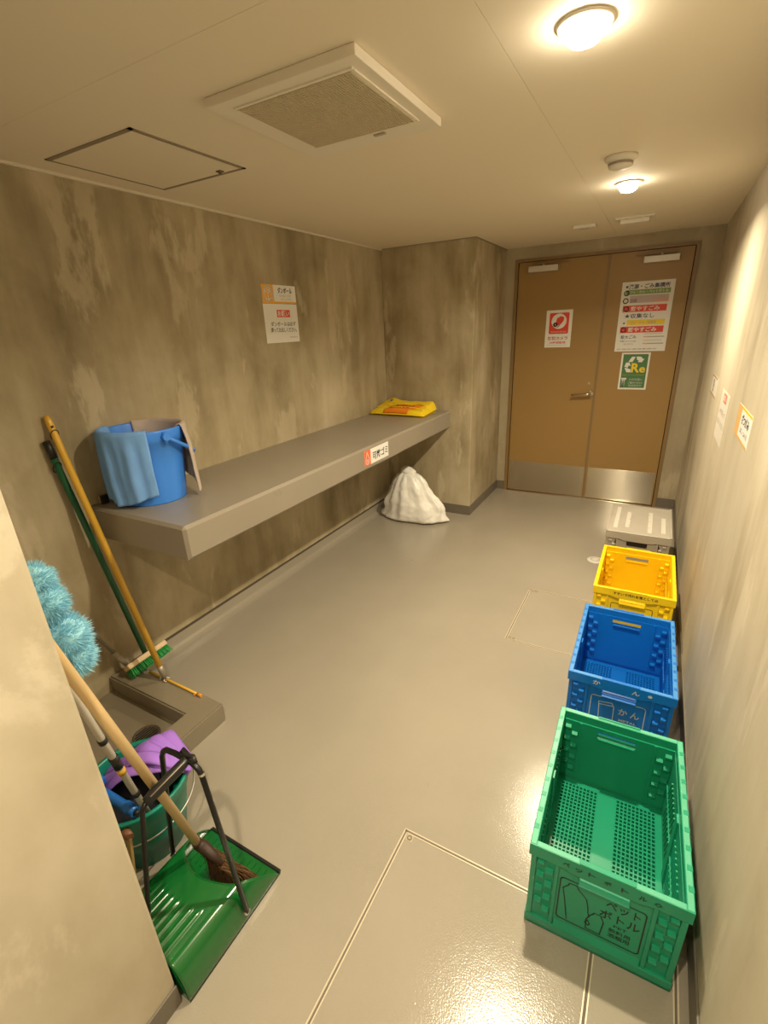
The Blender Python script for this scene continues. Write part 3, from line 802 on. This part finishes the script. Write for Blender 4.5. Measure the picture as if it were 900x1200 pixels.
def terry(name, col):
    M = mat(name, col, .95, 0, .1, (420, .9, .004), .08)
    return M
def drape(name, label, M, a0, a1, drop_in, drop_out, seedv, flare, amp=.006, nf=4.0):
    LI = drop_in
    def fn(u, v):
        a = math.radians(a0 + (a1-a0)*u)
        do = drop_out(u)
        tot = LI + .03 + do
        s_ = v*tot
        if s_ < LI:
            z = BH - (LI-s_); r = prad(z) - .010 - .003*math.sin(nf*2*PI*u+1)
        elif s_ < LI+.03:
            k = (s_-LI)/.03; r = RT-.010 + .026*k; z = BH + .009*math.sin(PI*k)+.001
        else:
            k = s_-LI-.03; z = BH - k
            w_ = min(1, k/.08)
            r = RT+.016 + w_*amp*(math.sin(nf*2*PI*u+seedv) + .6*math.sin(nf*3.7*PI*u+seedv*2)) + flare(u)*k
            r += .003*noise.noise(Vector((u*6, v*6, seedv)))
        a += .03*noise.noise(Vector((v*3, u*2, seedv)))*min(1, v*2)
        return BC + Vector((r*math.cos(a), r*math.sin(a), z))
    o = MB().sheet(fn, 44, 44, .004).build(name, M)
    return o
o = drape('cleaning_cloth', '', terry('cloth_blue', (.23, .48, 1.0)), -158, -30, .05, lambda u: .285 + .020*math.sin(u*5.5-1.2) - (.03 if u < .12 else 0), 1.3, lambda u: -.075*max(0, u-.2))
tag(o, 'light blue terry cloth hanging over the front of the blue bucket', 'cloth')
o = drape('cleaning_cloth', '', terry('cloth_beige', (.62, .52, .46)), 160, 26, .085, lambda u: .20 + .10*u, 2.2, lambda u: .01 + .05*u**2, .008, 2.0)
tag(o, 'beige terry cloth hanging over the back rim of the blue bucket', 'cloth')
t = thing('scrubbing_brush', 'small wooden brush end peeking out left of the blue bucket', 'brush', (-2.050, 1.105, ZB))
MB().box(-2.068, -2.056, 1.095, 1.125, ZB+.002, ZB+.036, .003).build('block', mat('wood_pale', (.62, .42, .22), .55), t)
MB().box(-2.056, -2.043, 1.094, 1.126, ZB, ZB+.040, .003).build('bristles', BLKPLAST, t)

# ================================================================== YELLOW BAG ON COUNTER
YBAG = mat('film_yellow', (.86, .62, .015), .32, sss=.15, bump=(24, .35, .006))
YBC = Vector((-1.82, 3.56, ZB))
t = thing('folded_bag', 'folded yellow plastic bag with orange print lying on the far counter end', 'bag', YBC)
def ybag(u, v, off=0.0):
    # u along x (left to right), v from front fold to back
    x = -2.068 + .50*u
    y = 3.435 - .02*math.sin(u*3) + (.30 - .03*u)*v - (.03*(1-v) if u > .6 else 0) * (u-.6)
    base = .026 + .026*math.sin(PI*min(1, u*1.05))**.5 + .058*v**1.4*(1.15-.55*math.sin(PI*u*.9+.3)) + .020*math.exp(-((u-.22)/.14)**2)*v
    return x, y, base
def top(u, v):
    x, y, h = ybag(u, v); h += .006*noise.noise(Vector((u*7, v*5, 1.3)))
    e = min(u, 1-u, v*.6+.0, (1-v)*.8)/.05
    h *= min(1, max(.06, e))**.5
    return Vector((x, y, ZB + .002 + max(h, .003)))
mb = MB(); mb.sheet(top, 40, 24); 
mb.sheet(lambda u, v: Vector((*ybag(u, v)[:2], ZB+.001)), 40, 24)
bmesh.ops.remove_doubles(mb.bm, verts=mb.bm.verts[:], dist=.004)
mb.build('body', YBAG, t)
for k, (vv, du) in enumerate(((.30, .02), (.62, -.01))):   # folded layers: raised rolled edges
    pts = [top(min(.98, max(.02, .04+.92*i/20)), vv + .05*math.sin(i*.5+k)) + Z*.002 for i in range(21)]
    MB().tube(pts, .0055, 8).build('fold', YBAG, t)
OPR = mat('film_orange', (.85, .24, .012), .35)
def lift(u, v, d): return top(u, v) + Vector((0, -.001, d))
MB().sheet(lambda u, v: lift(.27+.45*u+.16*v, .012+.56*v, .0030), 18, 10, .0005).build('printed_panel', OPR, t)
mb = MB(); rnd = random.Random(3)
DKR = mat('print_maroon', (.20, .03, .01), .5)
for row, (v0, hh) in enumerate(((.40, .13), (.20, .12))):
    for k in range(6):
        u0 = .40 + .058*k - .05*row; q = []
        for (a, b_) in (((0, 0), (.035, .2)), ((0, .5), (.036, .5)), ((.017, 0), (.017, 1)), ((.002, 1), (.034, .9))):
            if rnd.random() < .2: continue
            p = [lift(u0+a[0]+(a[1])*0, v0+hh*a[1], .0042), lift(u0+b_[0], v0+hh*b_[1], .0042)]
            mb.tube(p, .0016, 4)
mb.build('printed_marks', DKR, t)
MB().sheet(lambda u, v: lift(.19+.05*u, .62+.16*v, .003), 4, 4, .0005).build('small_mark', mat('print_slate', (.16, .15, .20), .5), t)

# ================================================================== WHITE TRASH BAG
WB = Vector((-1.745, 3.535, 0))
WFILM = mat('film_white', (.88, .86, .83), .30, sss=.35, bump=(16, .5, .010))
t = thing('trash_bag', 'tied translucent white trash bag on the floor below the counter end', 'trash bag', WB)
HB = .425
def bagf(u, v):
    a = 2*PI*u; c, s_ = math.cos(a), math.sin(a)
    if v < .06: R = .19 + .10*(v/.06)**.6
    else:
        k = (v-.06)/.94
        tb = ((0, .290), (.12, .275), (.35, .240), (.6, .190), (.8, .145), (.93, .100), (1, .040))
        for (k0, r0), (k1, r1) in zip(tb, tb[1:]):
            if k <= k1 + 1e-9: R = r0 + (r1-r0)*(k-k0)/(k1-k0); break
    z = HB*max(0, v-.012)
    k = v
    pl = .018*math.sin(11*a+1.3*math.sin(3*a))*k*(1-k*.6)*1.6 + .012*math.sin(19*a+2)*k*(1-k)
    R *= 1 + (pl/.1)*.55*min(1, R/.1)
    R += .050*noise.noise(Vector((c*1.6, s_*1.6, v*3.0+4)))*(1-v*.7)
    R += .016*noise.noise(Vector((c*5, s_*5, v*8+2)))*(1-v*.5) + .007*noise.noise(Vector((c*12, s_*12, v*17)))
    # pulled corners at floor level, right and left
    R += (.085*math.exp(-((a-.12)/.16)**2) + .085*math.exp(-((a-2*PI-.12)/.16)**2) + .05*math.exp(-((a-3.35)/.3)**2))*math.exp(-v/.05)
    lean = .035*k - .06*k*k
    bul = .03*math.exp(-((v-.35)/.2)**2)*max(0, c)
    return WB + Vector((1.04*R*c + lean + bul, .60*R*s_*(1 if s_ < 0 else .78) , z))
mb = MB(); mb.sheet(bagf, 96, 40, 0, True, True)
top_c = bagf(0, 1)
mb.build('body', WFILM, t)
mb = MB()
tc_ = WB + Vector((-.025, 0, HB))
mb.sheet(lambda u, v: tc_ + Vector(((.030+.022*math.sin(v*PI)+.006*math.sin(7*2*PI*u))*math.cos(2*PI*u)*1.3, (.024+.016*math.sin(v*PI))*math.sin(2*PI*u), -.03+.055*v - .012*math.cos(2*PI*u+1)*v)), 40, 8, 0, True, True)
mb.sheet(lambda u, v: tc_ + Vector(((.030+.006*math.sin(7*2*PI*u))*v*math.cos(2*PI*u)*1.3, .024*v*math.sin(2*PI*u), .028-.006*v-.012*math.cos(2*PI*u+1)*v)), 40, 4, 0, True, True)
mb.build('knot', WFILM, t)
mb = MB(); mb.sheet(lambda u, v: tc_ + Vector((-.03-.05*v, .0+.012*(u-.5), -.01-.012*v+.016*(u-.5))), 4, 4, .002).build('loose_end', WFILM, t)
rnd = random.Random(5)
mb = MB()
for (dx, dz, r) in ((-.13, .045, .045), (-.04, .05, .05), (.07, .055, .055), (.15, .05, .045), (.03, .12, .06)):
    b = bmesh.new(); bmesh.ops.create_icosphere(b, subdivisions=2, radius=r)
    for v in b.verts: v.co = v.co*(1+.25*noise.noise(v.co*30)) + WB + Vector((dx, .0, max(dz, r*1.25)))
    mb.add(b)
mb.build('contents', mat('waste_pinkish', (.75, .62, .55), .7), t)

# ================================================================== LONG HANDLED TOOLS BY THE LEFT WALL
YWOOD = mat('pole_yellow', (.80, .47, .05), .34, coat=.3)
GPOLE = mat('pole_green', (.012, .12, .055), .34)
PWOOD = mat('wood_light', (.72, .52, .27), .42, bump=(40, .08, .002))
BLOCKW = mat('wood_block', (.72, .53, .32), .55)
def lerp(a, b, t_): return Vector(a)*(1-t_) + Vector(b)*t_
# yellow mop pole
a, b = Vector((-1.812, 1.036, CH+.012)), Vector((-2.066, .985, 1.317))
t = thing('mop_pole', 'yellow wooden mop pole leaning on the left wall, its tip on the sink kerb', 'pole', a)
MB().tube([lerp(a, b, .045), lerp(a, b, .97), lerp(a, b, .985), b], [.0135, .0135, .0125, .008], 16).build('shaft', YWOOD, t)
MB().tube([a, lerp(a, b, .03), lerp(a, b, .055)], [.011, .013, .0145], 14).build('ferrule', mat('ferrule_grey', (.35, .32, .27), .4, .5), t)
mb = MB(); p = lerp(a, b, .955); d = (b-a).normalized(); sd = d.cross(Vector((0, 1, 0))).normalized()
loop = [p + Vector((.016*math.cos(q), 0, 0)) + Vector((0, -.016*math.sin(q), 0)) - d*(.02*(1-math.cos(q))) for q in [2*PI*k/16 for k in range(17)]]
mb.tube(loop, .0022, 6).build('hanging_cord', mat('cord_brown', (.12, .07, .03), .7), t)
mb = MB(); mb.tube([lerp(a, b, .965)+Vector((.0135, -.002, 0)), lerp(a, b, .965)+Vector((.0142, -.002, 0))], .006, 12); mb.build('hole', BLKPLAST, t)
mb = MB()
for k in range(4):
    q = 2*PI*k/4+.4; mb.tube([a + Vector((.0, 0, .004)), a+Vector((.020*math.cos(q), .014*math.sin(q), .006*math.sin(q*2))), a+Vector((.028*math.cos(q+.5), .018*math.sin(q+.5), -.004))], .0025, 6)
mb.build('wire_clip', mat('clip_white', (.75, .72, .68), .4), t)
# green deck brush
hb_ = Vector((-1.990, 1.075, .155)); ht = Vector((-2.064, .957, 1.222))
t = thing('deck_brush', 'deck brush with green pole and green bristles standing on the sink kerb', 'brush', (-1.975, 1.07, CH))
MB().tube([hb_, lerp(hb_, ht, .95)], .0125, 14).build('pole', GPOLE, t)
MB().tube([lerp(hb_, ht, .935), ht], [.0145, .0135], 14).build('end_cap', BLKPLAST, t)
p = lerp(hb_, ht, .92)
MB().tube([p + Vector((.016*math.cos(q), .016*math.sin(q), -.022*(1-math.cos(q)))) for q in [2*PI*k/16 for k in range(17)]], .0022, 6).build('hanging_cord', BLKPLAST, t)
Mb = Matrix.Translation((-1.985, 1.072, .146)) @ Matrix.Rotation(.05, 4, 'Z') @ Matrix.Rotation(math.radians(-36), 4, 'Y')
MB().box(-.027, .027, -.108, .108, -.013, .013, .008, 3, M=Mb).build('block', BLOCKW, t)
GBR = mat('bristle_green', (.03, .36, .09), .5); GBR2 = GBR
rnd = random.Random(9); mb = MB()
for iy in range(22):
    for ix in range(6):
        y = -.100+.200*iy/21; x = -.021+.042*ix/5
        q0 = Mb @ Vector((x, y, -.012)); q1 = Mb @ Vector((x*1.35+rnd.uniform(-.004, .004), y*1.04+rnd.uniform(-.004, .004), -.052+rnd.uniform(-.003, .002)))
        q1.z = max(q1.z, CH+.001)
        mb.tube([q0, lerp(q0, q1, .6), q1], [.0030, .0034, .0020], 5)
mb.build('bristles', GBR, t)
# grey pole of a floor squeegee, and the thin orange stick
t = thing('squeegee_pole', 'thin grey pole with a thicker socket leaning in the corner behind the deck brush', 'pole', (-2.03, 1.005, .10))
MB().tube([(-2.050, .969, .205), (-2.064, .79, .655)], .0075, 12).build('shaft', mat('pole_grey', (.36, .33, .28), .4, .3), t)
MB().tube([(-2.033, 1.010, .103), (-2.0505, .965, .215)], .012, 12).build('socket', mat('socket_grey', (.42, .37, .30), .5), t)
t = thing('orange_stick', 'thin orange stick lying along the far edge of the sink kerb', 'stick', (-1.74, 1.036, CH))
MB().tube([(-1.925, 1.038, CH+.0065), (-1.575, 1.035, CH+.0065)], .0055, 10).build('rod', YWOOD, t)
MB().tube([(-1.595, 1.035, CH+.0065), (-1.568, 1.035, CH+.0065)], .0068, 10).tube([(-1.605, 1.028, CH+.001), (-1.605, 1.028, CH+.006)], .005, 8).build('end_cap', mat('stick_orange', (.70, .30, .04), .4), t)

# ================================================================== GREEN BUCKET WITH MOP
GC = Vector((-1.292, .560, 0)); gRB, gRT, gH = .112, .158, .262
TEAL = mat('bucket_teal', (.008, .25, .18), .35)
def gr(z): return gRB + (gRT-gRB)*z/gH
t = thing('bucket', 'teal green plastic bucket with a purple mop in it, behind the dustpan', 'bucket', GC)
MB().lathe([(0, .003), (gRB-.01, .003), (gRB, 0), (gr(.12), .12), (gr(.20), .20), (gr(.205)+.004, .206), (gr(.24)+.004, .240), (gRT+.006, gH-.008), (gRT+.007, gH), (gRT-.004, gH), (gRT-.006, gH-.01), (gr(.12)-.004, .12), (gRB-.006, .009), (0, .009)], GC, 56).build('body', TEAL, t)
WIRE = mat('wire_grey', (.50, .48, .45), .35, .8)
pts = []
for k in range(31):
    a = math.radians(58 - 178*k/30); d = math.sin(PI*k/30)
    pts.append(GC + Vector(((gRT+.012+.016*d)*math.cos(a), (gRT+.012+.016*d)*math.sin(a), .222-.030*d)))
MB().tube(pts, .0028, 8).build('wire_handle', WIRE, t)
for a0 in (58, -120):
    a = math.radians(a0); d = Vector((math.cos(a), math.sin(a), 0)); p = GC + d*(gr(.222)+.004) + Z*.222
    MB().tube([p-d*.004, p+d*.010], .010, 12).build('lug', TEAL, t)
# purple strip mop lying in the bucket
PURP = mat('mop_purple', (.36, .17, .72), .75, bump=(140, .25, .003))
MC = GC + Vector((.088, .085, gH+.028))
t = thing('strip_mop', 'purple cloth strip mop head lying over the teal bucket', 'mop', MC)
rnd = random.Random(12)
dirs = [(-196, .25), (-182, .27), (-170, .28), (-158, .29), (-146, .29), (-134, .28), (-174, .24), (-150, .25)]
for k, (ang, ln) in enumerate(dirs):
    a = math.radians(ang); d = Vector((math.cos(a), math.sin(a), 0)); s_ = Vector((-d.y, d.x, 0))
    wd = .050; ph = rnd.uniform(0, 6); off = s_*.010*(k-3.5)*(1 if k < 6 else .4); l0 = -.035 - .010*(k % 3)
    def fn(u, v, d=d, s_=s_, ln=ln, wd=wd, ph=ph, off=off, k=k, l0=l0):
        r = l0 + (ln-l0)*v; kk = max(0, r/ln)
        z = .016*math.sin(PI*min(1, kk*1.3)) - .17*max(0, kk-.42)**1.3 + (.010 if k > 5 else 0) + .0016*k + .005*math.sin(8*v+ph) - (.03*max(0, -r/.05)**1.5)
        return MC + off*(1-.5*kk) + d*r*(1-.20*max(0, kk-.5)) + s_*wd*(u-.5)*(.85+.25*v) + Z*(z + .007*math.sin(u*PI))
    MB().sheet(fn, 6, 18, .003).build('strip', PURP, t)
# dark wet mop yarn down inside the bucket
mb = MB(); b = bmesh.new(); bmesh.ops.create_icosphere(b, subdivisions=4, radius=1)
for v in b.verts:
    n_ = noise.noise(v.co*3.5)*.16
    v.co = Vector((v.co.x*.096*(1+n_), v.co.y*.110*(1+n_), v.co.z*.075*(1+n_))) + GC + Vector((-.030, -.008, .150))
o = mb.add(b).build('dark_rag', mat('rag_dark', (.020, .020, .032), .9, bump=(60, .4, .004)), None, smooth=True)
tag(o, 'crumpled dark rag inside the teal bucket under the purple mop', 'rag')
# blue handled tool across the bucket front
t = thing('scrub_brush', 'blue plastic tool handle lying across the front rim of the teal bucket', 'brush', (-1.22, .478, .27))
a, b = Vector((-1.345, .470, .290)), Vector((-1.168, .482, .277))
BLP = mat('tool_blue', (.015, .16, .62), .35)
MB().tube([a, lerp(a, b, .3), lerp(a, b, .72), lerp(a, b, .75), lerp(a, b, .86), lerp(a, b, .9), b], [.012, .014, .013, .016, .017, .013, .015], 14).build('handle', BLP, t)
MB().tube([lerp(a, b, 1.0), b + (b-a).normalized()*.012], [.010, .006], 12).build('tip', BLKPLAST, t)
MB().box(a.x-.05, a.x+.005, a.y-.035, a.y+.035, a.z-.012, a.z+.012, .006).build('brush_back', BLP, t)
# tan wooden tongs standing in front of the bucket
t = thing('wooden_tongs', 'pair of tan wooden slats joined at the top, in front of the teal bucket', 'tongs', (-1.155, .425, 0))
TAN = mat('slat_tan', (.46, .30, .12), .5)
for (p0, p1) in (((-1.150, .402, .001), (-1.150, .437, .235)), ((-1.178, .382, .001), (-1.188, .437, .215))):
    p0, p1 = Vector(p0), Vector(p1)
    d = (p1-p0).normalized(); q = MB()
    q.prism([(-.009, 0), (.009, 0), (.009, (p1-p0).length), (-.009, (p1-p0).length)], -.004, .004, p0, X, d, .001)
    q.build('slat', TAN, t)
MB().tube([(-1.196, .438, .214), (-1.172, .443, .236), (-1.145, .440, .238)], [.009, .013, .010], 10).build('joint', mat('joint_brown', (.25, .11, .06), .45), t)

# ================================================================== GREEN DUSTPAN
PX0, PX1, PY0, PY1 = -1.118, -.817, .320, .666
PXC = (PX0+PX1)/2
PAN = mat('pan_green', (.006, .115, .022), .20, coat=.6, spec=.6, vary=.05)
PAN_IN = mat('pan_green', (.018, .215, .045))
t = thing('dustpan', 'green lobby dustpan with black frame handle on the floor by the near wall corner', 'dustpan', (PXC, .49, 0))
mb = MB(); mb.box(PX0, PX1, PY0, PY1, .002, .0055)
for k in range(13):
    x = PX0 + .02 + (PX1-PX0-.04)*k/12; mb.prism([(x-.0035, .0055), (x+.0035, .0055), (x+.0015, .009), (x-.0015, .009)], -(PY1-.014), -(PY1-.105), (0, 0, 0), X, Z)
mb.build('floor_plate', PAN, t)
HS = .100
def cov(u, v):
    """one moulded hood: rises from the right floor edge over a rounded shoulder, across, and down on the left"""
    k = 2*u-1; ak = abs(k); sg = 1 if k > 0 else -1
    if ak > .70:                                # side wall, leaning inwards
        q = (1-ak)/.30; z = HS*math.sin(q*PI/2)**.85; x = sg*((PX1-PX0)/2 - .048*q**1.6)
        yf = .534 + (PY1-.004-.534)*(1-q)**1.25
    else:
        q = ak/.70; z = HS + .016*(1-q*q); x = sg*((PX1-PX0)/2-.048)*q; yf = .534 - .036*(1-q*q)
    y = PY0 + (yf-PY0)*v
    z *= 1 + .10*(1-v)
    if ak < .66 and v < .62:                   # shallow moulded ribs behind a step
        z += .0034*max(0, math.cos(2*PI*u*13)) * min(1, (.62-v)/.04)
    return Vector((PXC + x, y, .003 + z))
MB().sheet(cov, 150, 30, -.003).build('hood', PAN, t)
MB().tube([cov(k/60, 1)+Vector((0, .0005, 0)) for k in range(61)], .0026, 8).build('hood_lip', PAN, t)
MB().prism([(PX0+.002, .003), (PX1-.002, .003), (PX1-.05, .112), (PX0+.05, .112)], -(PY0+.004), -(PY0), (0, 0, 0), X, Z).build('back_wall', PAN, t)
MB().box(PX0, PX1, PY1-.004, PY1+.006, .001, .010, .0015, 1).build('rubber_lip', BLKPLAST, t)
for x_ in (PX1, PX0-.003): MB().box(x_, x_+.003, PY0, PY1, .001, .007).build('edge_trim', BLKPLAST, t)
# folded wire handle
pr = Vector((PX1+.006, .525, .042)); pl_ = Vector((PX0-.006, .527, .060))
tr, tl = Vector((-.877, .530, .546)), Vector((-1.036, .532, .528))
arm = MB().tube([pl_, lerp(pl_, tl, .97), lerp(tl, (-1.014, .531, .552), .5), (-1.010, .531, .553), (-.975, .533, .556), (-.905, .531, .560), lerp((-.905, .531, .560), tr, .8), lerp(tr, pr, .03), pr], .0075, 12).build('frame', BLKMETAL, t)
for p in (pr, pl_): 
    sg = 1 if p is pr else -1
    MB().tube([p - X*.012*sg, p + X*.004*sg], .009, 12).build('pivot', CHROME, arm)
MB().tube([lerp(tr, pr, .01), lerp(tr, pr, .025)], .0082, 12).build('ring', CHROME, arm)
g0, g1 = Vector((-.925, .533, .560)), Vector((-.962, .425, .508))
mb = MB(); mb.tube([g0, lerp(g0, g1, .15), lerp(g0, g1, .85), g1], [.011, .0145, .0145, .012], 12); mb.build('grip', BLKPLAST, t)
MB().tube([lerp(g0, g1, .1)+Vector((.010, -.003, .0125)), lerp(g0, g1, .9)+Vector((.010, -.003, .0125))], .0016, 6).build('grip_highlight', mat('highlight_grey', (.35, .30, .25), .35), t)  # highlight along the grip, painted as a thin pale rod
mb = MB()
for (dx, dy, dz) in ((-.03, .012, .008), (.018, .006, .012), (-.005, .015, -.010)):
    mb.tube([g0 + Vector((-.03, 0, 0)), g0 + Vector((dx, dy, dz)), g0 + Vector((.03, 0, .004))], .006, 8)
mb.build('catch', BLKPLAST, t)
MB().tube([g1, g1 + Vector((-.004, -.012, -.02)), Vector((-.962, .345, .150)), Vector((-.962, .332, .112))], .0065, 10).build('rear_stay', BLKMETAL, t)

# ================================================================== BROOM STANDING IN THE DUSTPAN
a, b = Vector((-1.010, .547, .165)), Vector((-.936, .3265, 1.080))
t = thing('broom', 'broom with pale wooden handle, its brown bristles standing in the green dustpan', 'broom', a)
MB().tube([lerp(a, b, 0), lerp(a, b, .99), b], [.0118, .0122, .009], 16).build('handle', PWOOD, t)
BR = mat('bristle_brown', (.12, .058, .020), .75); BR2 = mat('bristle_dark', (.034, .015, .007), .55)
rnd = random.Random(4)
def hub(u): return Vector((-1.010+.085*u, .549+.006*u, .172-.055*u))
mb = MB()
mb.tube([lerp(a, b, .012), a - (b-a)*.006, hub(.25), hub(.6), hub(1.0)], [.0145, .016, .018, .015, .009], 12)
mb.build('binding', BR2, t)
mb = MB()
for k in range(900):
    u = rnd.random(); q0 = hub(u) + Vector((rnd.uniform(-.01, .01), rnd.uniform(-.010, .010), rnd.uniform(-.01, .004)))
    e = Vector((-1.000+.155*u + rnd.uniform(-.012, .012), .562+.022*u + rnd.uniform(-.02, .04), .012+.010*rnd.random()))
    mb.tube([q0, lerp(q0, e, .5)+Vector((.008, .006, .008)), e], [.0013, .0013, .0006], 3, False)
mb.build('bristles', BR, t)

# ================================================================== FLUFFY DUSTER
h0 = Vector((-1.185, .552, .012)); h1 = Vector((-1.150, .420, .800))
tip = Vector((-1.128, .415, 1.150))
t = thing('duster', 'fluffy light blue duster on a pale telescopic wand, half hidden by the near wall', 'duster', h0)
WAND = mat('wand_pale', (.62, .58, .52), .35)
MB().tube([h0, h1, lerp(h1, tip, .55)], [.0095, .0095, .007], 14).build('wand', WAND, t)
d = (h1-h0)
for f0, f1, r in ((.575, .635, .0125), (.715, .735, .0118), (.40, .42, .0118)):
    MB().tube([h0+d*f0, h0+d*f1], r, 14).build('band', BLKPLAST, t)
MB().tube([h0+d*.54, h0+d*.565], .0115, 14).build('clip', YWOOD, t)
FL = mat('fluff_cyan', (.42, .80, 1.0), .9, spec=.1, sss=.3)
lobes = [(Vector((-1.140, .420, 1.090)), .050, 2600), (Vector((-1.128, .418, 1.035)), .057, 3600), (Vector((-1.108, .420, .950)), .068, 5600), (Vector((-1.096, .423, .902)), .058, 4000)]
b = bmesh.new(); rnd = random.Random(2)
for (c, R, n) in lobes:
    for k in range(n):
        v = Vector((rnd.gauss(0, 1), rnd.gauss(0, 1), rnd.gauss(0, 1)))
        if v.length < .01: continue
        v.normalize(); r = R*rnd.uniform(.93, 1.05)*(1+.12*noise.noise(v*2.2+c*9))
        s_ = v.orthogonal().normalized(); s_.rotate(Matrix.Rotation(rnd.uniform(0, 6.28), 3, v))
        bend = Vector((rnd.uniform(-1, 1), rnd.uniform(-1, 1), rnd.uniform(-1.2, .4)))*.10*r
        p0 = c + v*r*.35; p1 = c + v*r*.72 + bend*.4; p2 = c + v*r + bend; wd = .0011
        a_ = b.verts.new(p0 - s_*wd); b_ = b.verts.new(p0 + s_*wd); c_ = b.verts.new(p1 + s_*wd); d_ = b.verts.new(p1 - s_*wd); e_ = b.verts.new(p2)
        b.faces.new((a_, b_, c_, d_)); b.faces.new((d_, c_, e_))
mb = MB(); mb.add(b)
for (c, R, n) in lobes:
    q = bmesh.new(); bmesh.ops.create_icosphere(q, subdivisions=3, radius=R*.80)
    for v in q.verts: v.co = v.co*(1+.2*noise.noise(v.co*40)) + c
    mb.add(q)
mb.build('fluff', FL, t)
